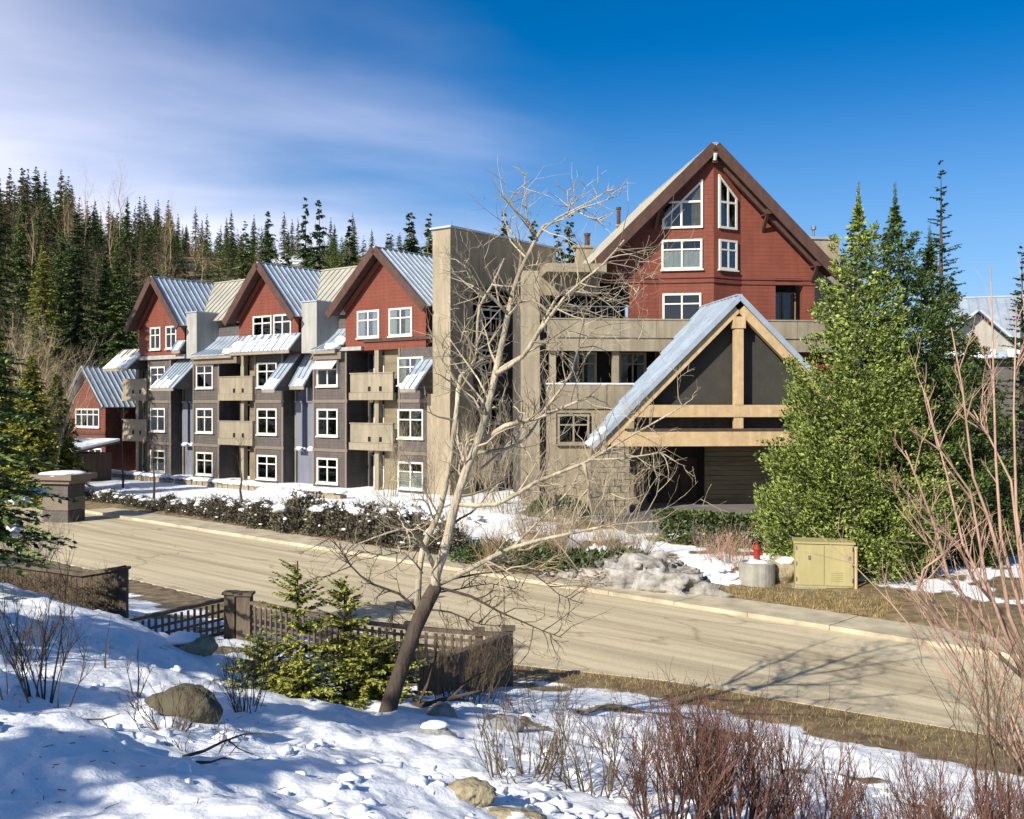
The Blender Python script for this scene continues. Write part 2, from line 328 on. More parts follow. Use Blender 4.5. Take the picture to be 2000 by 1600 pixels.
def build_road():
    m = bpy.data.materials.new('sanded_road'); m.use_nodes = True; nt = m.node_tree; N = nt.nodes; L = nt.links; p = N['Principled BSDF']
    tc = N.new('ShaderNodeTexCoord')
    def nz(sc, st, det=6):
        mp = N.new('ShaderNodeMapping'); mp.inputs['Scale'].default_value = st; L.new(tc.outputs['Object'], mp.inputs[0])
        q = N.new('ShaderNodeTexNoise'); q.inputs['Scale'].default_value = sc; q.inputs['Detail'].default_value = det; q.inputs['Roughness'].default_value = 0.6; L.new(mp.outputs[0], q.inputs[0]); return q.outputs[0]
    def ramp(f, a, b, lo, hi):
        q = N.new('ShaderNodeValToRGB'); e = q.color_ramp.elements; e[0].position = lo; e[0].color = a+(1,); e[1].position = hi; e[1].color = b+(1,); L.new(f, q.inputs[0]); return q.outputs[0]
    def mul(a, b, f=1.0):
        x = N.new('ShaderNodeMix'); x.data_type = 'RGBA'; x.blend_type = 'MULTIPLY'; x.inputs['Factor'].default_value = f; L.new(a, x.inputs['A']); L.new(b, x.inputs['B']); return x.outputs['Result']
    # the sheet lies along its own x axis, so stretched noise gives wheel tracks in the sand
    base = ramp(nz(0.5, (0.12, 1, 1)), (0.49, 0.415, 0.275), (0.58, 0.50, 0.345), 0.3, 0.7)
    trk = ramp(nz(2.4, (0.035, 1, 1), 4), (0.68, 0.67, 0.65), (1.07, 1.06, 1.04), 0.33, 0.60)
    grit = ramp(nz(26, (1, 1, 1), 8), (0.86, 0.85, 0.84), (1.08, 1.08, 1.08), 0.3, 0.7)
    cr = N.new('ShaderNodeTexVoronoi'); cr.feature = 'DISTANCE_TO_EDGE'; cr.inputs['Scale'].default_value = 0.22
    mp = N.new('ShaderNodeMapping'); mp.inputs['Scale'].default_value = (0.35, 1, 1); L.new(tc.outputs['Object'], mp.inputs[0])
    dd = N.new('ShaderNodeVectorMath'); dd.operation = 'ADD'; wn = N.new('ShaderNodeTexNoise'); wn.inputs['Scale'].default_value = 1.4; wn.inputs['Detail'].default_value = 5
    L.new(mp.outputs[0], wn.inputs[0]); L.new(wn.outputs['Color'], dd.inputs[0]); L.new(mp.outputs[0], dd.inputs[1]); L.new(dd.outputs[0], cr.inputs['Vector'])
    crk = ramp(cr.outputs['Distance'], (0.62, 0.58, 0.52), (1, 1, 1), 0.0, 0.012)
    L.new(mul(mul(mul(base, trk), grit), crk, 0.8), p.inputs['Base Color']); p.inputs['Roughness'].default_value = 0.85; p.inputs['Specular IOR Level'].default_value = 0.25
    b = N.new('ShaderNodeBump'); b.inputs['Strength'].default_value = 0.35; b.inputs['Distance'].default_value = 0.02; L.new(nz(30, (1, 1, 1), 6), b.inputs['Height']); L.new(b.outputs[0], p.inputs['Normal'])
    MAT['sanded_road'] = m
    rz = math.atan2(TD.y, TD.x)
    mb = MB(); st = [-75+i*0.75 for i in range(175)]
    for a, b_ in zip(st, st[1:]):
        mb.face([(a, near(a), -4.9), (b_, near(b_), -4.9), (b_, FAR, -4.9), (a, FAR, -4.9)])
    struct(mb.build('road', 'sanded_road', rz=0) if False else link('road', mb.mesh('road', 'sanded_road'), None, None, rz))
    # far kerb and pavement of separate slabs; near kerb
    def kerb(name, d0, d1, z1, stones, label_mat):
        p = struct(bpy.data.objects.new(name, None)); C.objects.link(p); p.rotation_euler = (0, 0, rz)
        for i, (a, b_) in enumerate(stones):
            k = MB(); da0 = d0(a); da1 = d0(b_)
            vs = [(a, da0, -4.99), (b_, da1, -4.99), (b_, d1(b_), -4.99), (a, d1(a), -4.99)]
            k.add(vs+[(x, y, z1+0.004*math.sin(i*2.3)) for x, y, _ in vs], [(0,3,2,1),(4,5,6,7),(0,1,5,4),(1,2,6,5),(2,3,7,6),(3,0,4,7)])
            k.build('kerb_stone' if 'kerb' in name else 'pavement_slab', label_mat, p)
    seg = [(-46+i*2.0, -46+(i+1)*2.0-0.015) for i in range(32)]
    kerb('far_kerb', lambda a: FAR+0.003, lambda a: FAR+0.19, -4.80, seg, 'sand_concrete')
    kerb('pavement', lambda a: FAR+0.195, lambda a: FAR+1.46, -4.81, seg, 'sand_concrete')
    kerb('near_kerb', lambda a: near(a)-0.22, lambda a: near(a)-0.003, -4.78, [(-46+i*1.5, -46+(i+1)*1.5-0.015) for i in range(42)], 'sand_concrete')
build_road()

# ------------------------------------------------------------------ building helpers
class Site:
    """a building's own axes: x to the right along its front, y into it, z measured from the camera's eye level"""
    def __init__(s, x, y, zb, ang): s.o = Vector((x, y, 0)); s.zb = zb; s.a = ang
    def thing(s, name, label, cat): s.root = thing(name, label, cat, (s.o.x, s.o.y, s.zb), s.a); return s.root
    def part(s, mb, name, m, parent=None, smooth=False):
        mb.v = [(x, y, z-s.zb) for x, y, z in mb.v]
        return mb.build(name, m, parent or s.root, smooth)
CACHE = {}
def box_mesh(name, m, *b):
    k = (name, m)+tuple(round(q, 4) for q in b)
    if k not in CACHE: mb = MB(); mb.box(*b); CACHE[k] = mb.mesh(name, m)
    return CACHE[k]
def window(S, cx, zc, w, h, y=0.0, x_axis=0.0, split=0.64, curtain=None, cols=2, trim='white_trim', parent=None):
    """frame proud of the wall, panes behind it, dark sheet standing in for the unlit room (and curtain) behind the panes; x_axis turns it about z"""
    k = ('win', round(w,3), round(h,3), split, cols, trim)
    t = 0.10
    if k not in CACHE:
        f = MB(); x0, x1, z0, z1 = -w/2, w/2, -h/2, h/2
        f.box(x0, x0+t, -0.09, 0, z0, z1); f.box(x1-t, x1, -0.09, 0, z0, z1)
        f.box(x0+t, x1-t, -0.09, 0, z1-t, z1); f.box(x0+t, x1-t, -0.09, 0, z0, z0+t)
        zs = z0+h*split
        f.box(x0+t, x1-t, -0.085, -0.005, zs-0.035, zs+0.035)
        for c in range(1, cols):
            xc = x0+w*c/cols
            f.box(xc-0.04, xc+0.04, -0.080, -0.006, z0+t, zs-0.035); f.box(xc-0.04, xc+0.04, -0.080, -0.006, zs+0.035, z1-t)
        f.box(x0-0.06, x1+0.06, -0.14, 0, z0-0.07, z0-0.002)
        CACHE[k] = f.mesh('window', trim)
    o = link('window', CACHE[k], parent or S.root, (cx, y, zc-S.zb), x_axis)
    link('unlit_backing', box_mesh('unlit_backing', 'unlit_black', -w/2+0.05, w/2-0.05, -0.012, -0.003, -h/2+0.05, h/2-0.05), o)  # dark sheet on the wall in place of the unlit room
    zs = -h/2+h*split; pw = (w-2*t)/cols
    for c in range(cols):
        xc = -w/2+t+pw*(c+0.5)
        for z0, z1 in ((-h/2+t, zs-0.035), (zs+0.035, h/2-t)):
            pm = box_mesh('pane', 'window_glass', -pw/2+0.03, pw/2-0.03, -0.052, -0.046, -(z1-z0)/2, (z1-z0)/2)
            link('pane', pm, o, (xc, 0, (z0+z1)/2))
    if curtain:
        c = MB(); n = 24; lo = -h/2+0.08; hi = zs if curtain != 'full' else h/2-0.08
        spans = [(-w/2+0.1, w/2-0.1)] if curtain in ('full', 'low') else [(-w/2+0.1, -w/2+0.1+w*0.26), (w/2-0.1-w*0.26, w/2-0.1)]
        if curtain == 'sides': hi = h/2-0.08
        for a, b in spans:
            for i in range(n):
                xa, xb = lerp(a, b, i/n), lerp(a, b, (i+1)/n); ya = -0.026+0.009*math.sin(i*1.9); yb = -0.026+0.009*math.sin((i+1)*1.9)
                c.face([(xa, ya, lo), (xb, yb, lo), (xb, yb, hi), (xa, ya, hi)])
        c.build('curtain', 'curtain', o)
    return o
def clip(poly, lo, hi):
    def half(ps, s, lim):
        out = []
        for i, p in enumerate(ps):
            q = ps[(i+1) % len(ps)]; ip = s*(p[0]-lim) >= 0; iq = s*(q[0]-lim) >= 0
            if ip: out.append(p)
            if ip != iq: t = (lim-p[0])/(q[0]-p[0]); out.append((lim, p[1]+t*(q[1]-p[1])))
        return out
    return half(half(poly, 1, lo), -1, hi) if poly else []
def metal_slope(S, roof, poly, down, step=0.46, m='metal_roof', snow=0.0, th=0.05, rng=random.Random(4)):
    """a roof slope of standing-seam panels, every panel its own piece; poly is convex and planar"""
    P = [Vector(p) for p in poly]; dn = Vector(down).normalized()
    nrm = (P[1]-P[0]).cross(P[2]-P[1]).normalized()
    if nrm.z < 0: nrm = -nrm
    dn = (dn-nrm*dn.dot(nrm)).normalized(); ac = nrm.cross(dn)
    o = P[0]; p2 = [((p-o).dot(ac), (p-o).dot(dn)) for p in P]
    a0 = min(p[0] for p in p2); a1 = max(p[0] for p in p2); n = max(1, round((a1-a0)/step)); st = (a1-a0)/n
    to3 = lambda a, b, h=0: o+ac*a+dn*b+nrm*h
    for i in range(n):
        c = clip(p2, a0+i*st+0.004, a0+(i+1)*st-0.004)
        if len(c) < 3: continue
        mb = MB(); q = [to3(a, b) for a, b in c]
        if (q[1]-q[0]).cross(q[2]-q[1]).dot(nrm) < 0: q.reverse(); c.reverse()
        mb.slab(q, nrm*th)
        rib = clip(p2, a0+i*st+0.004, a0+i*st+0.05)
        if len(rib) >= 3:
            bs = [b for _, b in rib]; ra = a0+i*st+0.03
            if max(bs)-min(bs) > 0.1: mb.beam(to3(ra, min(bs)+0.03, th+0.03), to3(ra, max(bs)-0.01, th+0.03), 0.035, 0.07, nrm)
        mb.v = [(x, y, z-S.zb) for x, y, z in mb.v]
        pn = mb.build('roof_panel', m, roof)
        if snow and rng.random() < 0.95:
            bl = max(b for _, b in c); bt = min(b for _, b in c)
            cut = [(b, a) for a, b in c]; k = clip(cut, max(bt, bl-snow*rng.uniform(0.6, 1.1)*(bl-bt)), bl+0.1)
            k = [(a, b) for b, a in k]
            k = [(min(max(a, a0+i*st+0.07), a0+(i+1)*st-0.02), b) for a, b in k]
            if len(k) >= 3:
                s2 = MB(); q = [to3(a, b, th+0.004) for a, b in k]
                if (q[1]-q[0]).cross(q[2]-q[1]).dot(nrm) < 0: q.reverse()
                s2.slab(q, nrm*rng.uniform(0.05, 0.12)); s2.v = [(x, y, z-S.zb) for x, y, z in s2.v]
                s2.build('snow_strip', 'snow', roof)

# ------------------------------------------------------------------ the lodge's long wing
def build_wing():
    S = Site(-4.0, 53.33, -4.9, math.atan2(-0.611, 0.792))
    S.thing('lodge_wing', 'long brown three-storey lodge wing with three red gables and metal roofs', 'building')
    b = MB(); b.box(-29.6, 0, 1.6, 11, -4.9, 5.0); S.part(b, 'core_wall', 'brown_siding')
    bays = [(-2.62, -0.02), (-9.42, -6.62), (-14.72, -12.05), (-20.95, -18.2), (-25.95, -23.35)]
    wins = [(-1.70, 1.85), (-8.17, 1.75), (-13.5, 1.85), (-19.65, 1.75), (-24.8, 1.7)]
    b = MB()
    for x0, x1 in bays: b.box(x0, x1, 0, 1.595, -4.9, 3.0)
    S.part(b, 'bay_wall', 'brown_siding')
    t = MB()
    for x0, x1 in bays:
        for z in (-2.6, 0.18): t.box(x0-0.05, x1+0.05, -0.05, 0.0-0.002, z-0.09, z+0.09)
        t.box(x0-0.004, x0+0.13, -0.045, -0.003, -4.9, 3.0); t.box(x1-0.13, x1+0.004, -0.045, -0.003, -4.9, 3.0)
    S.part(t, 'belt_course', 'brown_trim')
    cur = ['low', None, 'sides', 'low', 'full', 'low', None, 'low', 'sides', 'low', 'low', None, 'full', 'low', 'sides']
    i = 0
    for (xc, w) in wins:
        for z0, z1 in ((-4.45, -3.1), (-1.76, -0.3), (1.08, 2.47)):
            window(S, xc, (z0+z1)/2, w, z1-z0+0.1, -0.004, curtain=cur[i % 15]); i += 1
    # recessed balconies: back wall painted near black as shade, glass door, posts, solid panels with scupper holes
    for x0, x1, px in ((-6.35, -2.9, -4.35), (-18.15, -14.72, -16.0), (-28.95, -25.95, -27.4)):
        for k, zf in enumerate((-4.85, -2.0, 0.75)):
            r = MB(); r.box(x0+0.02, x1-0.02, 1.45, 1.59, zf, zf+2.1); S.part(r, 'balcony_dark_back', 'unlit_black')
            d = MB(); dx = x0+0.45; d.box(dx, dx+0.08, 1.36, 1.445, zf+0.1, zf+2.0); d.box(dx+0.75, dx+0.83, 1.36, 1.445, zf+0.1, zf+2.0); d.box(dx+0.08, dx+0.75, 1.36, 1.445, zf+1.92, zf+2.0); d.box(dx+0.08, dx+0.75, 1.36, 1.445, zf+0.1, zf+0.3)
            do = S.part(d, 'door_frame', 'white_trim')
            g = MB(); g.box(dx+0.08, dx+0.75, 1.39, 1.41, zf+0.3, zf+1.92); S.part(g, 'pane', 'window_glass', do)
            p = MB(); p.box(px-0.16, px+0.16, 0.05, 0.35, zf, zf+2.35); S.part(p, 'balcony_post', 'beige_panel')
            sd = MB(); sd.box(px+0.16, x1, 0.5, 0.6, zf, zf+2.3); S.part(sd, 'balcony_side_wall', 'planks')
            if k:
                p = MB(); z0 = zf-0.35; mid = (x0+x1)/2
                p.box(x0+0.22, x1+0.05, -0.22, -0.1, z0+0.25, z0+1.28)
                pn = S.part(p, 'balcony_panel', 'beige_panel')
                c = MB(); c.box(x0+0.16, x1+0.1, -0.27, 1.44, z0-0.16, z0+0.24); S.part(c, 'balcony_slab', 'beige_panel')
                for q in (mid-0.1, mid+0.75):
                    h = MB(); h.box(q, q+0.2, -0.235, -0.222, z0+0.32, z0+0.58); S.part(h, 'scupper', 'unlit_black', pn)  # near-black patch stands in for the hole's shade
                cp = MB(); cp.box(x0+0.18, x1+0.09, -0.26, -0.06, z0+1.283, z0+1.34); S.part(cp, 'coping', 'beige_panel', pn)
    # slate-blue recesses with downpipes between the bays
    for x0, x1 in ((-12.0, -9.47), (-23.3, -21.0)):
        w = MB(); w.box(x0, x1, 0.9, 1.59, -4.9, 3.0); S.part(w, 'recess_wall', 'slate_panel')
        for q in (x0+0.75, x1-0.7):
            v = MB(); v.box(q-0.28, q+0.28, 0.5, 0.895, -2.55, 0.1); v.box(q-0.33, q+0.33, 0.42, 0.895, -2.75, -2.56); v.box(q-0.33, q+0.33, 0.42, 0.895, 0.103, 0.2)
            S.part(v, 'utility_shaft', 'slate_panel')
            s = MB(); s.blob((q, 0.62, -2.62), (0.36, 0.26, 0.16), random.Random(int(q*10))); S.part(s, 'snow_cap', 'snow', smooth=True)
        for q in (x0+0.1, x1-0.1):
            d = MB(); d.tube([(q, 0.8, -4.9), (q, 0.8, 2.6)], [0.06, 0.06], 6); S.part(d, 'downpipe', 'beige_panel')
    # gables
    gab = [(-3.72, 3.05, 3.62), (-13.5, 2.75, 3.15), (-24.5, 2.6, 2.95)]
    PK = 8.42
    for gi, (gx, wr, ov) in enumerate(gab):
        sl = (PK-5.08)/ov; zw = PK-0.22-sl*wr
        g = MB(); g.prism([(gx-wr, 2.98), (gx+wr, 2.98), (gx+wr, zw), (gx, PK-0.22), (gx-wr, zw)], 0.02, 1.59)
        S.part(g, 'gable_wall', 'red_siding')
        g = MB(); g.box(gx-wr, gx+wr, 1.595, 4.5, 2.98, zw-0.1); S.part(g, 'gable_side_wall', 'red_siding')
        for sgn in (-1, 1):
            f = MB(); a = (gx+sgn*0.03, -0.79, PK-0.08); e = (gx+sgn*(ov+0.05), -0.79, 5.08-0.12)
            f.beam(a, e, 0.09, 0.44, (0, 0, 1)); S.part(f, 'fascia', 'rake_timber')
            f = MB(); f.slab([(gx, -0.73, PK-0.1), (gx+sgn*ov, -0.73, 5.08-0.1), (gx+sgn*ov, 0.02, 5.08-0.1), (gx, 0.02, PK-0.1)], (0, 0, 0.06)); S.part(f, 'soffit', 'rake_timber')
            f = MB(); f.beam((gx, -0.1, PK-0.42), (gx+sgn*wr*0.98, -0.1, PK-0.42-sl*wr*0.98), 0.12, 0.22, (0, 0, 1)); S.part(f, 'frieze_board', 'red_trim')
        roof = MB(); roof.beam((gx, -0.75, PK+0.045), (gx, 4.3, PK+0.045), 0.24, 0.06); roof = S.part(roof, 'roof', 'metal_roof')
        for sgn in (-1, 1):
            a, c = gx, gx+sgn*ov
            metal_slope(S, roof, [(a, -0.735, PK), (c, -0.735, 5.08), (c, 1.2, 5.08), (a, 4.25, PK)] , (sgn, 0, -sl), 0.42)
    # main roof behind
    roof = MB(); roof.beam((-29, 4.2, PK+0.05), (-0.1, 4.2, PK+0.05), 0.24, 0.06); roof = S.part(roof, 'roof', 'pale_metal_roof')
    for x0, x1 in ((-28.9, -24.5), (-24.5, -13.5), (-13.5, -3.72), (-3.72, -0.1)):
        metal_slope(S, roof, [(x0, 4.2, PK-0.02), (x1, 4.2, PK-0.02), (x1, 1.2, 5.42), (x0, 1.2, 5.42)], (0, -1, -1), 0.5, 'pale_metal_roof')  # front slopes coloured paler to paint in the sun they catch
    back = MB(); back.slab([(-29, 4.2, PK), (-29, 9, 4.6), (-0.1, 9, 4.6), (-0.1, 4.2, PK)], (0, 0, 0.05)); S.part(back, 'rear_roof', 'metal_roof')
    # chimney-like party walls and the flared skirts beside them
    for x0, x1, xr in ((-10.38, -9.07, -7.1), (-21.6, -20.5, -16.4)):
        w = MB(); w.box(x0, x1, -0.06, 6.3, 2.98, 5.92); S.part(w, 'party_wall', 'grey_stucco')
        w = MB(); w.box(x0-0.06, x1+0.06, -0.12, 5.5, 5.925, 6.0); S.part(w, 'coping', 'metal_roof')
        rf = MB(); rf.beam((x1, -0.42, 2.95), (xr, -0.42, 2.95), 0.16, 0.16); rf = S.part(rf, 'skirt_roof', 'beige_panel')
        prof = [(2.3, 5.1), (1.3, 4.05), (0.5, 3.45), (-0.5, 3.05)]
        n = 5 if xr > -10 else 9
        for i in range(n):
            xa, xb = lerp(x1, xr, i/n)+0.01, lerp(x1, xr, (i+1)/n)-0.01
            k = MB()
            for (ya, za), (yb, zb) in zip(prof, prof[1:]): k.slab([(xa, yb, zb), (xb, yb, zb), (xb, ya, za), (xa, ya, za)], (0, 0, 0.06))
            k.beam((xa, 2.3, 5.18), (xa, 1.3, 4.13), 0.03, 0.05); k.beam((xa, 1.3, 4.13), (xa, 0.5, 3.53), 0.03, 0.05); k.beam((xa, 0.5, 3.53), (xa, -0.5, 3.13), 0.03, 0.05)
            S.part(k, 'roof_panel', 'metal_roof', rf)
        s = MB(); s.blob((xr-0.35, -0.35, 3.25), (0.55, 0.3, 0.2), random.Random(9), amp=0.4); s.blob((xr-0.1, 0.1, 3.55), (0.3, 0.3, 0.3), random.Random(10), amp=0.4); S.part(s, 'snow_lump', 'snow', smooth=True)
        u = MB(); u.box(x1, xr+0.3, -0.3, 1.5, 2.55, 2.94); S.part(u, 'skirt_soffit', 'brown_trim')
    # shed roofs with snow between the ribs
    def shed(x0, x1, y0, z0, y1, z1, snow, nm='metal_roof'):
        q = MB(); q.beam((x0, y1+0.04, z1-0.06), (x1, y1+0.04, z1-0.06), 0.08, 0.16); q = S.part(q, 'shed_roof', 'beige_panel')
        metal_slope(S, q, [(x0, y1, z1), (x1, y1, z1), (x1, y0, z0), (x0, y0, z0)], (0, y1-y0, z1-z0), 0.36, nm, snow)
        for x in (x0+0.02, x1-0.02):
            c = MB(); c.slab([(x, y0, z0-0.02), (x, y1, z1-0.02), (x, y0, z1-0.02)], (0.03, 0, 0)); S.part(c, 'shed_cheek', 'brown_siding')
    shed(-15.9, -10.45, 0.0, 4.15, -0.95, 3.1, 0.95)
    shed(-12.25, -11.1, 0.55, 3.0, -1.45, 0.82, 0.30); shed(-11.0, -9.75, 0.85, 2.9, -0.45, 1.0, 0.28)
    shed(-23.4, -20.95, 0.6, 3.0, -1.5, 1.0, 0.35)
    shed(-1.1, 0.0, 0.3, 2.6, -1.5, 0.75, 0.45)
    shed(-29.9, -26.9, 0.6, 3.8, -1.0, 2.4, 0.85, 'pale_metal_roof')  # paler metal paints the sun on this shed
    shed(-22.6, -21.7, 0.0, 4.15, -0.5, 3.45, 0.95)
    # gable windows and sill bands
    window(S, -4.9, 4.42, 1.72, 1.5, 0.016, curtain='sides'); window(S, -2.45, 4.42, 1.72, 1.5, 0.016, curtain='sides')
    window(S, -13.95, 4.72, 1.75, 1.25, 0.016); window(S, -12.1, 4.72, 1.6, 1.25, 0.016)
    window(S, -25.1, 4.42, 1.2, 1.5, 0.016, curtain='full', cols=2); window(S, -23.3, 4.42, 1.2, 1.5, 0.016)
    t = MB(); t.box(-9.5, -5.3, -0.2, 0.015, 2.99, 3.2); S.part(t, 'ledge', 'grey_stucco')
    t = MB(); t.box(-5.28, -0.1, -0.08, 0.015, 3.42, 3.58); S.part(t, 'sill_band', 'rake_timber')
    t = MB(); t.box(-27.1, -21.65, -0.18, 0.015, 2.99, 3.25); S.part(t, 'sill_band', 'grey_stucco')
    # open awning hung on an upper window
    a = MB(); a.slab([(-9.1, -0.1, 2.52), (-7.25, -0.1, 2.52), (-7.25, -0.55, 2.0), (-9.1, -0.55, 2.0)], (0, 0, 0.03)); S.part(a, 'awning', 'curtain')
    # stucco tower at the near end
    w = MB(); w.box(0.0, 1.22, -0.2, 1.6, 0.55, 9.05); w.box(0.005, 1.22, 1.603, 9.2, 6.3, 9.046); w.box(0.004, 1.22, 5.9, 9.2, -4.9, 6.297); w.box(-0.25, 1.32, -0.35, 1.65, -4.9, 0.547)
    S.part(w, 'tower_wall', 'beige_stucco')
    c = MB(); c.box(-0.12, 1.34, -0.32, 9.3, 9.055, 9.16); S.part(c, 'tower_coping', 'metal_roof')
    w = MB(); w.box(0.01, 0.75, 1.66, 5.895, -4.9, 5.0); S.part(w, 'side_bay_wall', 'brown_siding')
    w = MB(); w.box(0.02, 0.35, 1.66, 5.895, 5.003, 6.29); S.part(w, 'side_dark_back', 'unlit_black')  # back coloured near black to paint in the recess shade
    for z in (-1.9, 1.0, 3.85):
        t = MB(); t.box(0.752, 0.83, 1.66, 5.89, z-0.1, z+0.1); S.part(t, 'belt_course', 'brown_trim')
    for z in (-3.2, -0.35, 2.3, 4.5)[0:4]:
        window(S, 0.754, z, 1.7, 1.35, 3.6, R(90), curtain='sides')
build_wing()

def build_annex():
    S = Site(-4.0-31.9*0.792-0.6, 53.33+31.9*0.611-0.79, -4.9, math.atan2(-0.611, 0.792))
    S.thing('red_cottage', 'small red-brown gabled cottage at the far left end of the lodge', 'building')
    w = MB(); w.prism([(-2.3, -4.9), (2.3, -4.9), (2.3, -0.05), (0, 2.35), (-2.3, -0.05)], 0, 6); S.part(w, 'wall', 'red_brick_siding')
    for s in (-1, 1):
        f = MB(); f.beam((s*0.02, -0.45, 2.5), (s*2.65, -0.45, -0.28), 0.08, 0.24); S.part(f, 'fascia', 'bark_dark')
    r = MB(); r.beam((0, -0.45, 2.68), (0, 6, 2.68), 0.2, 0.06); r = S.part(r, 'roof', 'metal_roof')
    for s in (-1, 1): metal_slope(S, r, [(0, -0.5, 2.62), (s*2.7, -0.5, -0.22), (s*2.7, 6, -0.22), (0, 6, 2.62)], (s, 0, -1.05), 0.4)
    window(S, 0.1, -0.95, 3.1, 1.3, -0.003, cols=4, split=0.68, curtain='low'); window(S, 1.1, -3.75, 1.7, 1.4, -0.003, curtain='full')
    t = MB(); t.box(-2.32, 2.32, -0.06, -0.003, -2.1, -1.95); S.part(t, 'belt_course', 'rake_timber')
build_annex()

# ------------------------------------------------------------------ the big gabled block
def build_block():
    S = Site(9.625, 50.0, -4.9, R(6))
    S.thing('gabled_lodge', 'tall red-gabled lodge block with white-framed peak windows and beige balcony bands', 'building')
    PK, HW, EV = 12.45, 6.05, 6.45
    sl = (PK-EV)/HW
    w = MB(); w.prism([(-5.35, 6.2), (5.35, 6.2), (5.35, PK-0.3-sl*5.35), (0, PK-0.3), (-5.35, PK-0.3-sl*5.35)], 0, 0.4); S.part(w, 'gable_wall', 'red_siding')
    w = MB(); w.box(-5.35, 5.35, 0.403, 14, 6.2, EV); S.part(w, 'attic_wall', 'red_siding')
    w = MB(); w.box(-3.95, 3.35, 0.0, 0.4, 3.2, 6.196); w.box(4.75, 5.35, 0.0, 0.4, 3.2, 6.196); S.part(w, 'lower_wall', 'red_siding')
    # prow bay folded along a vertical edge
    L, Mx, Rr = (-2.5, -0.003), (0.0, -0.75), (1.6, -0.003)
    b = MB(); zt = lambda x: PK-0.42-sl*abs(x)
    b.add([(L[0], L[1], 3.2), (Mx[0], Mx[1], 3.2), (Rr[0], Rr[1], 3.2), (L[0], L[1], zt(2.5)), (Mx[0], Mx[1], zt(0)), (Rr[0], Rr[1], zt(1.6))],
          [(0,1,4,3), (1,2,5,4), (0,2,1), (3,4,5)]); S.part(b, 'prow_wall', 'red_siding')
    for z, h in ((5.95, 0.16), (6.14, 0.07)):
        t = MB()
        t.beam((-5.36, -0.03, z), (-2.5, -0.03, z), 0.06, h); t.beam((-2.5, -0.03, z), (0, -0.79, z), 0.07, h); t.beam((0, -0.79, z), (1.6, -0.03, z), 0.07, h); t.beam((1.6, -0.03, z), (5.36, -0.03, z), 0.06, h)
        S.part(t, 'belt_course', 'red_trim')
    lang = math.atan2(Mx[1]-L[1], Mx[0]-L[0]); rang = math.atan2(Rr[1]-Mx[1], Rr[0]-Mx[0])
    def onface(P, Q, t): return (lerp(P[0], Q[0], t), lerp(P[1], Q[1], t))
    ll = math.hypot(2.5, 0.75); rl = math.hypot(1.6, 0.75)
    def put(side, t, zc, w_, h, cur=None):
        P, Q, an = (L, Mx, lang) if side == 'l' else (Mx, Rr, rang)
        x, y = onface(P, Q, t); n = (math.sin(an)*0.006, -math.cos(an)*0.006)
        return window(S, x+n[0], zc, w_, h, y+n[1], an, 0.66, cur)
    put('l', 0.42, 7.25, 1.95, 1.45, 'low'); put('r', 0.5, 7.25, 1.15, 1.45, None)
    put('l', 0.42, 4.62, 1.85, 1.5, None)
    # peak windows: sloping heads follow the rake
    def peak(side, a0, a1, z0):
        P, Q, an, ln = (L, Mx, lang, ll) if side == 'l' else (Mx, Rr, rang, rl)
        x, y = onface(P, Q, a0/ln); o_x, o_y = x+math.sin(an)*0.006, y-math.cos(an)*0.006
        wd = a1-a0
        xs0 = lerp(P[0], Q[0], a0/ln); xs1 = lerp(P[0], Q[0], a1/ln)
        h0, h1 = zt(xs0)-0.72-z0, zt(xs1)-0.72-z0
        if side == 'l': h0 -= 0.05
        hd = lambda u: lerp(h0, h1, u/wd)
        f = MB(); t = 0.11
        f.box(0, t, -0.09, 0, 0, hd(0)); f.box(wd-t, wd, -0.09, 0, 0, hd(wd)); f.box(t, wd-t, -0.09, 0, 0, t)
        f.slab([(0, -0.092, hd(0)-0.1), (wd, -0.092, hd(wd)-0.1), (wd, -0.092, hd(wd)+0.03), (0, -0.092, hd(0)+0.03)], (0, 0.09, 0))
        zs = 1.28; f.box(t, wd-t, -0.082, -0.004, zs-0.05, zs+0.05)
        mid = wd*(0.47 if side == 'l' else 0.5); f.box(mid-0.05, mid+0.05, -0.08, -0.006, t, zs-0.05); f.box(mid-0.05, mid+0.05, -0.08, -0.006, zs+0.05, hd(mid)-0.06)
        o = f.mesh('window', 'white_trim'); o = link('window', o, S.root, (o_x, o_y, z0-S.zb), an)
        d = MB(); d.prism([(0.05, 0.05), (wd-0.05, 0.05), (wd-0.05, hd(wd)-0.05), (0.05, hd(0)-0.05)], -0.012, -0.003); d.build('unlit_backing', 'unlit_black', o)  # dark sheet stands in for the unlit room
        for a, b_ in ((t, mid-0.05), (mid+0.05, wd-t)):
            g = MB(); g.box(a, b_, -0.052, -0.046, t, zs-0.05); g.build('pane', 'window_glass', o)
            if min(hd(a), hd(b_)) > zs+0.08:
                g = MB(); g.prism([(a, zs+0.05), (b_, zs+0.05), (b_, hd(b_)-0.1), (a, hd(a)-0.1)], -0.052, -0.046); g.build('pane', 'window_glass', o)
            else:
                g = MB(); lo = min(hd(a), hd(b_)); g.prism([(a, zs+0.05), (b_, zs+0.05), (b_, max(zs+0.06, hd(b_)-0.1)), (a, max(zs+0.06, hd(a)-0.1))], -0.052, -0.046); g.build('pane', 'window_glass', o)
        c = MB(); n = 10
        for a, b_ in ((0.12, 0.12+wd*0.22), (wd*0.72, wd-0.12)):
            for i in range(n):
                u, v = lerp(a, b_, i/n), lerp(a, b_, (i+1)/n)
                c.face([(u, -0.026+0.008*math.sin(i*2), 0.12), (v, -0.026+0.008*math.sin(i*2+2), 0.12), (v, -0.026+0.008*math.sin(i*2+2), max(0.2, hd(v)-0.2)), (u, -0.026+0.008*math.sin(i*2), max(0.2, hd(u)-0.2))])
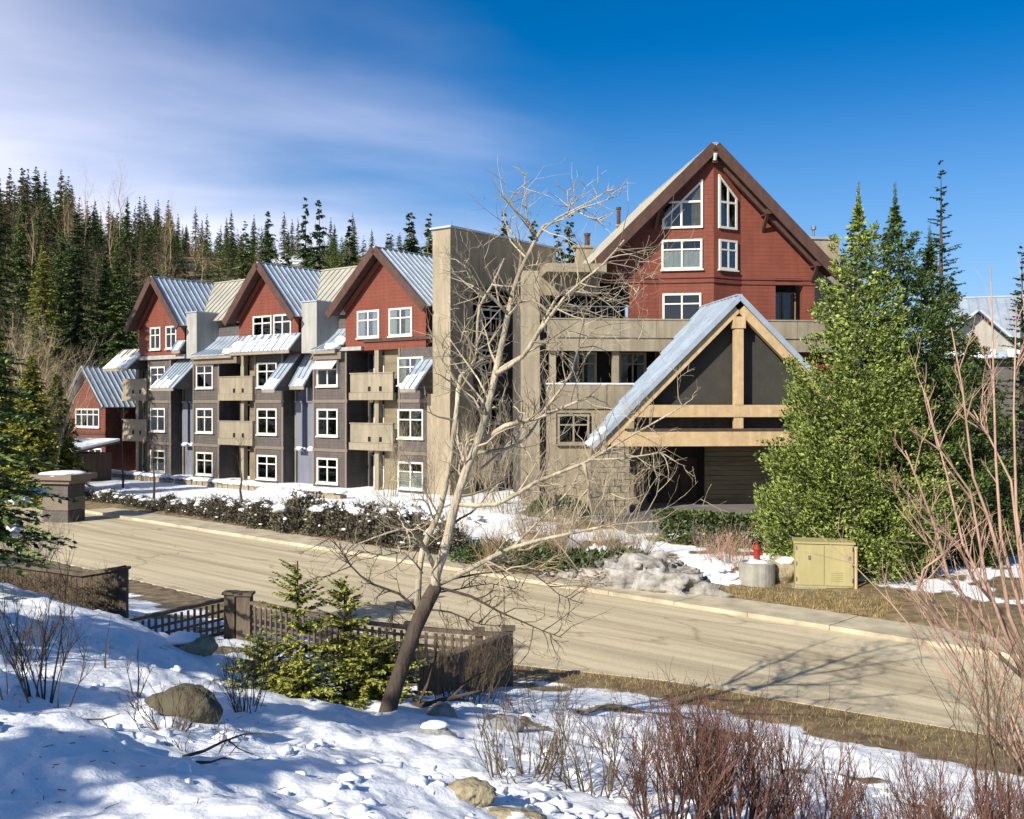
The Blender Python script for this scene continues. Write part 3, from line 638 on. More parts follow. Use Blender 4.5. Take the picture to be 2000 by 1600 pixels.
        c.build('curtain', 'planks', o)
    peak('l', 0.16, 2.1, 8.5); peak('r', 0.27, 1.45, 8.5)
    # roof: deep fascias, soffit with purlins, long left slope
    for s in (-1, 1):
        f = MB(); f.beam((s*0.02, -1.04, PK-0.10), (s*(HW+0.14), -1.04, EV-0.26), 0.1, 0.5); S.part(f, 'fascia', 'rake_timber')
        f = MB(); f.slab([(0, -0.96, PK-0.12), (s*HW, -0.96, EV-0.12), (s*HW, 0.39, EV-0.12), (0, 0.39, PK-0.12)], (0, 0, 0.07)); S.part(f, 'soffit', 'rake_timber')
        f = MB(); f.beam((s*0.2, -0.5, PK-0.62), (s*5.2, -0.5, PK-0.42-sl*5.2), 0.22, 0.3); S.part(f, 'barge_truss', 'rake_timber')
        for u in (2.7, 5.2):
            k = MB(); k.beam((s*u, -0.95, PK-0.45-sl*u), (s*u, 0.0, PK-0.45-sl*u), 0.2, 0.26); k.beam((s*u, -0.75, PK-0.5-sl*u), (s*u, -0.02, PK-1.25-sl*u), 0.14, 0.16); S.part(k, 'bracket', 'rake_timber')
    k = MB(); k.beam((0, -0.97, PK-0.62), (0, -0.76, PK-0.62), 0.28, 0.5); S.part(k, 'ridge_beam', 'rake_timber')
    l = MB(); l.tube([(-0.02, -0.98, PK-0.75), (-0.02, -1.12, PK-0.45)], [0.08, 0.1], 8); S.part(l, 'floodlight', 'white_trim')
    l = MB(); l.beam((-3.55, -0.12, 8.55), (-3.1, -0.12, 8.95), 0.12, 0.12); l.beam((-3.15, -0.14, 8.78), (-3.15, -0.14, 9.1), 0.16, 0.12); S.part(l, 'wall_lamp', 'white_trim')
    rf = MB(); rf.beam((0, -1.0, PK+0.06), (0, 14.6, PK+0.06), 0.3, 0.06); rf = S.part(rf, 'roof', 'metal_roof')
    for s in (-1, 1):
        metal_slope(S, rf, [(0, -0.985, PK), (s*(HW+0.12), -0.985, EV-0.12), (s*(HW+0.12), 14.6, EV-0.12), (0, 14.6, PK)], (s, 0, -sl), 0.5, 'pale_metal_roof')
    for u, y, h, r in ((-1.7, 13.2, 1.3, 0.12), (-3.6, 13.5, 1.6, 0.16)):
        c = MB(); c.lathe([(r, 0), (r, h), (r*1.3, h), (r*1.3, h+0.15)], 10, (u, y, PK-sl*abs(u)-0.1)); S.part(c, 'flue', 'rake_timber')
    c = MB(); c.box(-4.4, -3.4, 12.8, 13.4, PK-sl*4.2-0.2, PK-sl*3.4+0.45); c.box(-4.6, -3.3, 12.7, 13.5, PK-sl*3.4+0.453, PK-sl*3.4+0.6); S.part(c, 'chimney', 'beige_stucco')
    # balcony storeys: sheets painted dark as recess shade behind solid beige bands
    d = MB(); d.box(-8.2, -3.96, 0.9, 1.0, 3.2, 6.5); S.part(d, 'balcony_dark_back', 'unlit_black'); d = MB(); d.box(3.36, 4.74, 0.9, 1.0, 3.2, 6.19); S.part(d, 'balcony_dark_back', 'unlit_black')
    d = MB(); d.box(-8.2, -5.36, 0.5, 0.88, 5.3, 6.8); d.box(-8.2, -5.36, -1.4, 0.497, 6.2, 6.6); S.part(d, 'parapet', 'beige_stucco')
    for x0, x1, nm in ((3.4, 3.95, 'l'), (4.0, 4.7, 'r')):
        d = MB(); d.box(x0, x0+0.07, 0.8, 0.89, 3.2, 5.6); d.box(x1-0.07, x1, 0.8, 0.89, 3.2, 5.6); d.box(x0+0.07, x1-0.07, 0.8, 0.89, 5.53, 5.6); d = S.part(d, 'sliding_door', 'brown_trim')
        g = MB(); g.box(x0+0.07, x1-0.07, 0.83, 0.85, 3.2, 5.53); S.part(g, 'pane', 'window_glass', d)
    for i in range(9):
        x0 = -8.2+i*1.72
        if x0 > 6: break
        p = MB(); p.box(x0+0.01, x0+1.71, -1.62, -1.45, 3.12, 3.95); S.part(p, 'balcony_panel', 'beige_panel')
        p = MB(); p.box(x0+0.005, x0+1.715, -1.55, -1.40, 2.50, 3.10); S.part(p, 'balcony_apron', 'beige_panel')
    p = MB(); p.box(-8.2, 7.25, -1.39, 0.0, 2.6, 3.1); S.part(p, 'balcony_slab', 'beige_panel')
    p = MB(); p.box(-8.2, 7.25, -1.66, -1.42, 3.953, 4.02); S.part(p, 'coping', 'beige_panel')
    # railing and small things seen over the band
    for i in range(12):
        p = MB(); p.box(-7.6+i*0.28, -7.57+i*0.28, -1.53, -1.5, 4.02, 4.55); S.part(p, 'baluster', 'steel')
    p = MB(); p.box(-7.7, -4.2, -1.545, -1.49, 4.553, 4.6); S.part(p, 'handrail', 'steel')
    # second storey
    w = MB(); w.box(-2.6, 6.5, -0.9, 0.3, 0.9, 2.596); S.part(w, 'second_floor_wall', 'red_siding')
    d = MB(); d.box(-8.2, -2.604, 0.3, 0.5, 0.9, 2.59); S.part(d, 'balcony_dark_back', 'unlit_black')  # near-black sheet painted as the recess's shade
    window(S, -3.75, 1.75, 1.35, 1.55, 0.29, curtain='sides', trim='beige_panel'); window(S, -6.2, 1.75, 1.35, 1.55, 0.29, curtain='sides', trim='beige_panel')
    for x in (-7.9, -4.9):
        p = MB(); p.box(x-0.15, x+0.15, -1.3, -1.0, 0.9, 2.595); S.part(p, 'balcony_post', 'beige_panel')
    w = MB(); w.box(-8.2, 6.5, -1.4, 3.0, -4.9, 0.897); S.part(w, 'base_wall', 'beige_stucco')
    for i in range(5):
        w = MB(); w.box(-8.15+i*1.4, -6.78+i*1.4, -1.5, -1.403, -0.2, 0.93); S.part(w, 'balcony_panel', 'beige_panel')
    w = MB(); w.box(-8.25, -1.1, -1.54, -1.36, 0.933, 1.0); S.part(w, 'coping', 'snow')
    w = MB(); w.box(-7.75, -6.15, -1.44, -1.403, -1.9, -0.4); S.part(w, 'dark_opening_sheet', 'unlit_black')  # dark sheet on the wall standing in for an unlit opening
    window(S, -6.95, -1.15, 1.5, 1.4, -1.445, trim='beige_panel')
    w = MB(); w.box(-9.35, -8.55, -1.6, -0.8, -4.9, 6.2); S.part(w, 'tall_pilaster', 'beige_stucco')
    w = MB(); w.box(-9.0, -8.2, 2.2, 6, -4.9, 5.2); S.part(w, 'link_wall', 'brown_siding')
    w = MB(); w.box(-8.55, -8.2, -1.0, 0.5, -4.9, 4.0); S.part(w, 'link_wall', 'brown_siding')
    # flat-topped stair tower and far wall on the right
    w = MB(); w.box(5.6, 9.8, 7.2, 12, -4.9, 9.35); S.part(w, 'stair_tower', 'beige_stucco')
    w = MB(); w.box(5.5, 9.9, 7.1, 12.1, 9.353, 9.5); S.part(w, 'tower_coping', 'metal_roof')
    w = MB(); w.box(5.36, 8, 1.5, 7, 2.6, 6.9); S.part(w, 'side_wall', 'beige_panel')
    for x, y, h in ((6.5, 7.6, 0.6), (8.5, 7.8, 0.5)):
        c = MB(); c.lathe([(0.07, 0), (0.07, h), (0.16, h), (0.16, h+0.18)], 8, (x, y, 9.5)); S.part(c, 'roof_vent', 'steel')
build_block()

# ------------------------------------------------------------------ entrance porch
def build_porch():
    S = Site(9.68, 44.0, -4.9, R(6))
    S.thing('entrance_porch', 'timber entrance porch with steep metal gable roof, tan beams and king post', 'porch')
    PK, HW, EV = 4.62, 6.4, -1.75; sl = (PK-EV)/HW
    rf = MB(); rf.beam((0, -0.3, PK+0.06), (0, 5.3, PK+0.06), 0.26, 0.06); rf = S.part(rf, 'roof', 'metal_roof')
    for s in (-1, 1):
        metal_slope(S, rf, [(0, -0.35, PK), (s*HW, -0.35, EV), (s*HW, 1.3, EV), (0, 5.3, PK)], (s, 0, -sl), 0.48)
        f = MB(); f.beam((s*0.0, -0.40, PK-0.06), (s*HW, -0.40, EV-0.06), 0.08, 0.2); S.part(f, 'verge_flashing', 'metal_roof')
        f = MB(); f.slab([(0, -0.30, PK-0.05), (s*HW, -0.30, EV-0.05), (s*HW, 1.25, EV-0.05), (0, 5.2, PK-0.05)], (0, 0, -0.06)); S.part(f, 'soffit', 'dark_timber')
        f = MB(); f.beam((s*0.12, -0.12, PK-0.50), (s*(HW-0.15), -0.12, PK-0.38-sl*(HW-0.15)), 0.3, 0.46); S.part(f, 'rafter_beam', 'tan_beam')
        k = MB(); k.beam((s*4.9, 4.0, EV-0.1), (s*4.9, 4.0, -4.9), 0.5, 0.5, (1, 0, 0)); S.part(k, 'rear_post', 'dark_timber')
    s = MB(); rng = random.Random(3)
    for i in range(9):
        t = rng.uniform(0.90, 1.0); s.blob((-HW*t, -0.15+rng.uniform(0, 0.6), PK-sl*HW*t+0.07), (0.16, 0.2, 0.12), rng, 2, 0.5)
    S.part(s, 'snow_lump', 'snow', smooth=True)
    g = MB(); zz = lambda x: PK-0.35-sl*abs(x)
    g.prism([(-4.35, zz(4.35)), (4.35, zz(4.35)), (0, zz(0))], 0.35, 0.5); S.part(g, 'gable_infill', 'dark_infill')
    k = MB(); k.box(-0.19, 0.19, -0.26, 0.06, -0.02, 3.6); S.part(k, 'king_post', 'tan_beam')
    k = MB(); k.box(-0.27, 0.27, -0.31, 0.1, 3.25, 3.75); S.part(k, 'post_cap', 'tan_beam')
    k = MB(); k.box(-4.9, 4.9, -0.24, 0.06, -0.54, 0.0-0.022); S.part(k, 'tie_beam', 'tan_beam')
    k = MB(); k.box(-0.2, 0.2, -0.2, 0.02, -1.118, -0.542); S.part(k, 'stub_post', 'tan_beam')
    k = MB(); k.box(-5.55, 5.55, -0.24, 0.06, -1.78, -1.12); S.part(k, 'main_beam', 'tan_beam')
    k = MB(); k.box(-4.9, 4.9, -0.3, 0.06, -1.115, -1.03); k.box(-4.4, 4.4, 0.35, 0.5, -1.1, -0.35); S.part(k, 'beam_cap', 'dark_timber')
    # ceiling and walls under the porch
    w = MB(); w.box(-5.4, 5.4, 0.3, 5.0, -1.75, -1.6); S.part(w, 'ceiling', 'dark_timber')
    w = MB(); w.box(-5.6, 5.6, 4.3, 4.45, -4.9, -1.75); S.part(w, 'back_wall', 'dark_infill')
    for i in range(14):
        w = MB(); z = -4.82+i*0.22; w.box(-4.9, -2.95, 4.15, 4.295, z, z+0.205); S.part(w, 'plank', 'planks')
        w = MB(); w.box(-0.4, 3.0, 3.4, 3.55, z, z+0.205); S.part(w, 'plank', 'planks')
    dr = MB(); dr.box(-2.6, -1.4, 4.2, 4.295, -4.88, -2.5); dr.box(-1.35, -0.55, 4.2, 4.295, -4.88, -2.5); S.part(dr, 'entrance_door', 'dark_timber')
    # stone piers: mortar core with separate stones
    rng = random.Random(11)
    for x0, x1, y0, y1 in ((-6.15, -4.75, -0.2, 1.2), (4.75, 6.15, -0.2, 1.2)):
        c = MB(); c.box(x0+0.06, x1-0.06, y0+0.06, y1-0.06, -4.9, -1.79); pier = S.part(c, 'stone_pier', 'mortar')
        z = -4.9
        while z < -1.95:
            h = rng.uniform(0.2, 0.34); h = min(h, -1.82-z)
            for face in range(2 if x0 < 0 else 2):
                u = x0 if face == 0 else y0+0.12; end = x1 if face == 0 else y1
                while u < end-0.05:
                    l = min(rng.uniform(0.24, 0.6), end-u)
                    if end-u-l < 0.15: l = end-u
                    q = MB(); e = 0.012; pr = rng.uniform(0.0, 0.06)
                    if face == 0: q.box(u+e, u+l-e, y0-pr, y0+0.1, z+e, z+h-e)
                    elif x0 < 0: q.box(x1-0.1, x1+pr, u+e, u+l-e, z+e, z+h-e)
                    else: q.box(x0-pr, x0+0.1, u+e, u+l-e, z+e, z+h-e)
                    q.v = [(x+rng.uniform(-.012,.012), y+rng.uniform(-.01,.01), zz_+rng.uniform(-.012,.012)) for x, y, zz_ in q.v]
                    S.part(q, 'stone', 'stone', pier); u += l
            z += h
    d = MB(); d.box(-6.2, 7.5, -6.5, 5.4, -4.95, -4.60); o = d.mesh('driveway', 'drive')
    # the driveway belongs to the ground, not to the porch
    struct(link('driveway', o, None, (S.o.x, S.o.y, 0.0), S.a))
build_porch()

def build_neighbour():
    S = Site(27.5, 56, -4.9, R(-18))
    S.thing('grey_roofed_house', 'house with grey ribbed metal roof half hidden behind the evergreens on the right', 'building')
    w = MB(); w.box(-4, 6, 0, 8, -4.9, 2.6); S.part(w, 'wall', 'brown_siding')
    w = MB(); w.prism([(-4.4, 2.6), (0.6, 2.6), (-1.9, 5.0)], -0.3, 0.3); S.part(w, 'gable_wall', 'grey_stucco')
    r = MB(); r.beam((-4.5, 4, 6.3), (6.5, 4, 6.3), 0.25, 0.08); r = S.part(r, 'roof', 'metal_roof')
    metal_slope(S, r, [(-4.5, -0.7, 2.5), (6.5, -0.7, 2.5), (6.5, 4, 6.25), (-4.5, 4, 6.25)], (0, -1, -0.8), 0.5, 'metal_roof', 0.15)
    metal_slope(S, r, [(-1.9, -1.0, 5.1), (0.9, -1.0, 2.4), (0.9, 0.6, 2.4), (-1.9, 3, 5.1)], (1, 0, -1), 0.5); metal_slope(S, r, [(-1.9, -1.0, 5.1), (-4.7, -1.0, 2.4), (-4.7, 0.6, 2.4), (-1.9, 3, 5.1)], (-1, 0, -1), 0.5)
    window(S, 3, 0.9, 1.7, 1.4, -0.004, curtain='low')
build_neighbour()

# ------------------------------------------------------------------ plants
def rand_perp(d, rng):
    v = Vector((rng.gauss(0,1), rng.gauss(0,1), rng.gauss(0,1))); v -= d*v.dot(d)
    return v.normalized() if v.length > 1e-6 else d.orthogonal().normalized()
def twig(mb, p, d, ln, r, depth, rng, up=0.15, crook=0.22, kids=(3, 5), sides=4, spread=0.8):
    n = 4 if depth else 3; pts = [p.copy()]; rad = [r]; d = d.normalized()
    for i in range(n):
        d = (d+rand_perp(d, rng)*crook*rng.random()+Vector((0, 0, up*0.3))).normalized()
        pts.append(pts[-1]+d*(ln/n)); rad.append(max(r*(1-0.8*(i+1)/n), 0.0015))
    mb.tube(pts, rad, max(3, sides), cap=False)
    if depth <= 0: return
    for k in range(rng.randint(*kids)):
        t = rng.uniform(0.25, 1.0)*n; i = min(int(t), n-1); q = pts[i].lerp(pts[i+1], t-i)
        dd = ((pts[i+1]-pts[i]).normalized()+rand_perp(d, rng)*spread*rng.uniform(0.6, 1.3)+Vector((0,0,up))).normalized()
        twig(mb, q, dd, ln*rng.uniform(0.4, 0.7), max(r*0.5, 0.0022), depth-1, rng, up, crook, kids, 3, spread)
def bare_tree_mesh(name, h, rng, m, r0=0.1, lean=(0, 0), limbs=9, depth=2, spread=0.7, low=0.25):
    tr = MB(); n = 7; pts = [Vector((0, 0, -0.2))]; 
    for i in range(1, n+1):
        t = i/n; pts.append(Vector((lean[0]*t*t*h+rng.uniform(-.02,.02)*h, lean[1]*t*t*h+rng.uniform(-.02,.02)*h, h*t)))
    tr.tube(pts, [max(r0*(1-0.9*i/n), 0.008) for i in range(n+1)], 6)
    cr = MB()
    for k in range(limbs):
        t = rng.uniform(low, 0.97)*n; i = min(int(t), n-1); p = pts[i].lerp(pts[i+1], t-i); ang = k*2.4+rng.uniform(-.5,.5)
        d = Vector((math.cos(ang)*spread, math.sin(ang)*spread, rng.uniform(0.5, 1.1)))
        twig(cr, p, d, h*rng.uniform(0.18, 0.36)*(1.15-t/n*0.6), max(r0*0.35*(1.1-t/n), 0.008), depth, rng, 0.25)
    return tr.mesh(name+'_trunk', m, True), cr.mesh(name+'_branches', m)
def conifer(h, r, rng, whorls=22, per=7, seg=4, leaf=0.4, droop=0.25, power=0.85, low=0.06, gap=0.12, dens=2, lift=0.35):
    """drooping branches set round a stem, each hung with needle sprays; returns crown, trunk"""
    cr = MB(); tr = MB()
    tr.tube([(0, 0, -0.3), (0, 0, h*0.5), (0, 0, h*0.98)], [h*0.016, h*0.009, 0.01], 6)
    for w in range(whorls):
        t = low+(1-low)*(w/(whorls-1))**0.92; z = h*t; rr = r*(1-t)**power+0.02*h*(1-t)+0.03
        for k in range(per if t < 0.85 else max(3, per-3)):
            if rng.random() < gap: continue
            a = 2*math.pi*(k+rng.random()*0.8)/per+w*1.1; l = rr*rng.uniform(0.65, 1.15)
            d = Vector((math.cos(a), math.sin(a), 0)); s = Vector((-d.y, d.x, 0)); p = Vector((0, 0, z+rng.uniform(-.9,.9)*h/whorls))
            rise = lift*(t-0.25)
            for i in range(seg):
                u0 = i/seg; u1 = (i+1)/seg
                c0 = p+d*(l*u0)+Vector((0, 0, l*(rise*u0-droop*u0*u0))); c1 = p+d*(l*u1)+Vector((0, 0, l*(rise*u1-droop*u1*u1)))
                for q in range(dens):
                    b = c0.lerp(c1, rng.random()); ln = leaf*rng.uniform(0.6, 1.25)*(1.1-0.5*u0)*(0.42+0.58*(1-t)**0.7)
                    sd = rng.choice((-1, 1)); o = (d*rng.uniform(0.3, 1.0)+s*sd*rng.uniform(0.2, 0.9)+Vector((0, 0, rng.uniform(-0.55, 0.2)))).normalized()
                    wd = o.cross(Vector((rng.gauss(0,.4), rng.gauss(0,.4), 1))).normalized()*ln*rng.uniform(0.18, 0.32)
                    tip = b+o*ln
                    cr.face([b-wd*0.4, b+o*ln*0.45-wd, tip, b+o*ln*0.5+wd])
    return cr, tr
def place_conifer(name, me_c, me_t, loc, sc, rz, label, group=None, cat='tree', mats=None):
    root = thing(name, label, cat, loc, rz, group); root.scale = (sc[0], sc[0], sc[1])
    link('trunk', me_t, root); link('crown', me_c, root)
    return root
rng = random.Random(7)
FAR_CON = []
for i, (m, w, p, rr) in enumerate((('needles_dark', 17, 7, 0.20), ('needles_mid', 16, 7, 0.19), ('needles_olive', 15, 6, 0.18), ('needles_dark', 19, 7, 0.15), ('needles_mid', 18, 6, 0.14), ('needles_olive', 17, 6, 0.15))):
    c, t = conifer(10, 10*rr*1.35, rng, w+6, p+2, 5, 0.40, 0.30, 0.95, 0.04, 0.10, 7)
    t.k = 0; t.m = [0]*len(t.f)
    c.k = 1; c.m = [1]*len(c.f)
    j = MB(); j.v = t.v; j.f = t.f; j.m = t.m; n0 = len(j.v)
    j.f = j.f+[tuple(q+n0 for q in f) for f in c.f]; j.v = j.v+c.v; j.m = j.m+c.m
    FAR_CON.append(j.mesh('forest_conifer', ['bark_dark', m]))
FAR_BARE = []
for i in range(4):
    a, b = bare_tree_mesh('forest_bare', 10, rng, 'bark_grey' if i % 2 else 'twig_tan', 0.11, (rng.uniform(-.05,.05), 0), 16, 2, 0.45, 0.35)
    FAR_BARE.append((a, b))
# forest on the hillside
def forest():
    rng = random.Random(21); n = 0; spots = []
    G = 'conifers of the hillside forest'
    def con(x, y, h, k, lab):
        o = link('forest_conifer', FAR_CON[k], None, (x, y, gz(x, y)-0.2), rng.uniform(0, 6.28)); s = h/10; o.scale = (s*rng.uniform(.85, 1.15), s*rng.uniform(.85, 1.15), s)
        tag(o, lab, 'tree', G)
    LAB = ('dark green conifer in the forest on the hillside behind the lodge', 'mid-green conifer in the forest on the hillside behind the lodge', 'olive-brown conifer in the forest on the hillside behind the lodge')
    tries = 0
    while n < 285 and tries < 12000:
        tries += 1
        px = rng.uniform(-90, 880) if rng.random() < 0.6 else rng.uniform(-60, 340); Y = 86+130*rng.random()**1.25
        x = (px-1000)/2000*Y
        if px > 560 and rng.random() < 0.55: continue
        if any((x-a)**2+(Y-b)**2 < 4.5 for a, b in spots): continue
        spots.append((x, Y)); top = 15 if px < 160 else (12.5 if px < 330 else 10.5)
        kk = rng.choice((0, 1, 1, 2, 2, 2, 4, 5, 5)); con(x, Y, rng.uniform(0.62, 1.1)*top*(0.8 if Y > 150 else 1), kk, LAB[kk % 3]); n += 1
    k = 0
    while k < 60:
        px = rng.uniform(-60, 470); Y = rng.uniform(88, 170); x = (px-1000)/2000*Y
        a, b = rng.choice(FAR_BARE); h = rng.uniform(9, 14)*(1.15 if px < 250 else 0.9)
        o = thing('forest_bare_tree', 'leafless grey tree rising among the hillside conifers', 'tree', (x, Y, gz(x, Y)-0.2), rng.uniform(0, 6.28), 'leafless trees of the hillside forest'); o.scale = (h/10*0.8, h/10*0.8, h/10)
        link('trunk', a, o); link('branches', b, o); k += 1
    und = MB(); ps = []
    for k in range(7):
        c, t = conifer(10, 2.6, rng, 12, 6, 4, 0.9, 0.3, 0.8, 0.0, 0.1, 4); ps.append(c)
    for k in range(1000):
        px = rng.uniform(-420, 900); Y = 84+150*rng.random()**1.2; x = (px-1000)/2000*Y; c = rng.choice(ps); q = rng.uniform(.30, .62)*(1.25 if px < 330 else 0.9); a = rng.uniform(0, 6.28); ca, sa = math.cos(a)*q, math.sin(a)*q; z0 = gz(x, Y)-.2
        if px > 330 and Y < 105: continue
        und.add([(x+vx*ca-vy*sa, Y+vx*sa+vy*ca, z0+vz*q) for vx, vy, vz in c.v], c.f)
    tag(und.build('forest_understorey', 'needles_mid'), 'dense young conifers filling the hillside under the taller trees', 'woods', None, 'stuff')
    # single conifers standing up over the roofs
    for px, top, Y, k, w, lab in ((525, 416, 118, 0, 1.0, 'pointed conifer standing over the second red gable'), (597, 398, 112, 3, 0.95, 'left one of two tall dark firs above the metal roof'),
            (624, 395, 110, 0, 1.0, 'right one of two tall dark firs above the metal roof'), (683, 441, 105, 3, 1.2, 'small dark spruce between the twin firs and third gable'), (480, 443, 125, 1, 1.3, 'round-topped green conifer above the first gable ridge'),
            (800, 420, 100, 0, 1.4, 'dark conifer above the third gable beside the beige tower'), (838, 428, 104, 4, 1.3, 'green conifer touching the left side of the beige tower'), (985, 430, 96, 3, 1.1, 'thin dark fir behind the beige tower top'),
            (1042, 436, 98, 0, 1.1, 'dark fir behind the right end of the beige tower'), (1112, 432, 92, 3, 1.3, 'dark fir beside the left slope of the big roof'), (1090, 455, 99, 1, 1.2, 'lower green fir just left of the big roof edge'), (760, 470, 110, 1, 1.3, 'short green conifer behind the third gable peak'), (560, 470, 120, 2, 1.2, 'olive conifer in the gap left of the twin firs')):
        x = (px-1000)/2000*Y; z = gz(x, Y); h = (790-top)/2000*Y-z
        o = link('conifer', FAR_CON[k], None, (x, Y, z-0.1), px*0.7); o.scale = (h/10*0.78*w, h/10*0.78*w, h/10); tag(o, lab, 'tree')
forest()

# pale leaning bare trees beside the cottage
def thicket():
    rng = random.Random(5); me = [bare_tree_mesh('thicket_tree', 8, rng, m, 0.075, l, 17, 2, 0.6, 0.15) for m, l in (('bark_pale', (0.25, 0.0)), ('twig_tan', (0.12, -0.05)), ('bark_pale', (0.3, 0.1)), ('twig_tan', (-0.05, 0)), ('bark_pale', (0.16, -.1)))]
    for i in range(52):
        Y = rng.uniform(50, 82); px = rng.uniform(-40, 235); x = (px-1000)/2000*Y
        if px > 120 and Y < 78: Y = rng.uniform(80, 86); x = (px-1000)/2000*Y
        a, b = rng.choice(me); s = rng.uniform(0.75, 1.25)
        o = thing('thicket_tree', 'pale leaning leafless tree in the thicket left of the red cottage', 'tree', (x, Y, gz(x, Y)), rng.uniform(-0.6, 0.6), 'pale bare trees of the thicket'); o.scale = (s, s, s)
        link('trunk', a, o); link('branches', b, o)
thicket()

def near_left_trees():
    rng = random.Random(31)
    # big dark conifers in the middle distance on the left
    for px, top, base_y, Y, r, m, lab in ((-12, 318, 0, 62, 3.4, 'needles_dark', 'tall dark spruce cut by the left edge of the picture'), (228, 505, 0, 79, 3.4, 'needles_mid', 'green spruce touching the left gable roof of the wing'), (118, 455, 0, 80, 3.6, 'needles_mid', 'mid-green spruce between the yellow-green and the nearly black spruce'), (40, 430, 0, 79, 3.8, 'needles_mid', 'mid-green spruce behind the yellow-green spruce'), (-5, 640, 0, 52, 2.2, 'needles_bright', 'short yellow-green spruce low in the thicket at the left edge'), (62, 700, 0, 50, 1.9, 'needles_bright', 'short yellow-green spruce low in the thicket above the bin shelter'), (110, 735, 0, 56, 1.7, 'needles_bright', 'small yellow-green spruce in the thicket nearest the red cottage'), (150, 418, 0, 78, 4.2, 'needles_dark', 'broad nearly black spruce in front of the hillside forest'), (206, 520, 0, 80, 3.0, 'needles_mid', 'mid-green spruce just right of the nearly black spruce'), (84, 480, 0, 76, 3.2, 'needles_bright', 'yellow-green spruce left of the nearly black spruce')):
        x = (px-1000)/2000*Y; z = gz(x, Y); h = (790-top)/2000*Y-z
        c, t = conifer(h, r, rng, 42, 12, 7, 0.40, 0.28, 0.8, 0.04, 0.12, 8)
        place_conifer('spruce', c.mesh('crown', m), t.mesh('trunk', 'bark_dark'), (x, Y, z), (1, 1), 0, lab)
    # near spruce whose branches reach in from the left
    Y = 17.0; x = (-62-1000)/2000*Y; z = gz(x, Y)
    c, t = conifer(5.0, 1.75, rng, 26, 11, 8, 0.22, 0.18, 0.6, 0.10, 0.1, 9)
    o = place_conifer('young_spruce', c.mesh('crown', 'needles_mid'), t.mesh('trunk', 'bark_dark'), (x, Y, z), (1, 1), 0, 'near spruce at the left edge with snow on its lower branches')
    for k in range(14):
        s = MB(); q = rng.uniform(0, 6.28); f = rng.uniform(0.5, 1.2); zz = rng.uniform(0.3, 1.5); s.blob((math.cos(q)*f, math.sin(q)*f, zz), (0.17, 0.10, 0.05), rng, 3, 0.7, 2.6)
        k_ = s.build('branch_snow', 'snow', o, True); k_.rotation_euler = (0, 0, rng.uniform(0, 6))
near_left_trees()

def cedar(h, r, rng, n, size, shape=0.8, lump=0.16, lean=0.0, low=0.0):
    """many upswept boughs, each a loose cluster of flat sprays, so dark gaps stay between them"""
    mb = MB(); off = Vector((rng.uniform(0,90), rng.uniform(0,90), rng.uniform(0,90)))
    nb = max(60, n//75)
    for b in range(nb):
        u = rng.random(); t = 1-math.sqrt(1-u*0.99)
        a = rng.uniform(0, 2*math.pi)
        rr = r*(1-t)**shape*min(1.0, 0.74+t*1.9)+0.05
        rr *= 1+lump*(noise.noise(Vector((math.cos(a)*1.8, math.sin(a)*1.8, t*h*0.5))+off)*2.0+rng.uniform(-.5, .6))
        out = Vector((math.cos(a), math.sin(a), 0)); inner = rng.random() < 0.22
        tip = Vector((lean*t*h, 0, t*h))+out*rr*(0.62 if inner else 1.0)
        L = min(1.0, 0.30+rr*0.34)*rng.uniform(0.75, 1.25)*(1-0.35*t)
        ax = (out*rng.uniform(0.55, 1.0)+Vector((0, 0, rng.uniform(0.45, 1.1)))+rand_perp(out, rng)*0.25).normalized()
        sd = ax.cross(Vector((0, 0, 1))).normalized(); th = rng.uniform(0.10, 0.17)*(0.6+L)
        for k in range(int(75*(0.5+L*0.75))):
            q = rng.random()**0.7; w = (1-q)*0.9+0.18
            p = tip-ax*L*(1-q)+sd*rng.gauss(0, th*1.6)*w+Vector((0, 0, rng.gauss(0, th)*w))+out*rng.gauss(0, th*0.5)
            o = (ax*0.9+sd*rng.gauss(0, .6)+Vector((0, 0, rng.gauss(-.05, .4)))).normalized(); ln = size*rng.uniform(0.6, 1.3)
            for j in range(2):
                oo = (o+rand_perp(o, rng)*0.5).normalized(); wd = rand_perp(oo, rng)*ln*rng.uniform(0.13, 0.25)
                mb.face([p-wd*0.3, p+oo*ln*0.5-wd, p+oo*ln, p+oo*ln*0.55+wd])
    # dark inner twigs and old foliage near the stem
    for k in range(n//10):
        t = rng.random()**1.4; a = rng.uniform(0, 6.28); rr = r*(1-t)**shape*rng.uniform(.25, .7); p = Vector((math.cos(a)*rr+lean*t*h, math.sin(a)*rr, t*h*.95)); o = rand_perp(Vector((0,0,1)), rng)+Vector((0, 0, rng.uniform(-.3, .6))); ln = size*1.5; wd = rand_perp(o.normalized(), rng)*ln*.3
        mb.face([p-wd*.3, p+o*ln*.5-wd, p+o*ln, p+o*ln*.5+wd])
    # loose leader at the top
    for k in range(n//70):
        q = rng.random(); z = h*(0.9+0.1*q)+0.25*q; p = Vector((lean*h+rng.gauss(0, .02), rng.gauss(0, .02), z)); a = rng.uniform(0, 6.28); o = Vector((math.cos(a)*.8, math.sin(a)*.8, rng.uniform(.1, .9))).normalized(); ln = size*1.15*(1.25-q); wd = rand_perp(o, rng)*ln*.17
        mb.face([p-wd*.3, p+o*ln*.5-wd, p+o*ln, p+o*ln*.5+wd])
    return mb
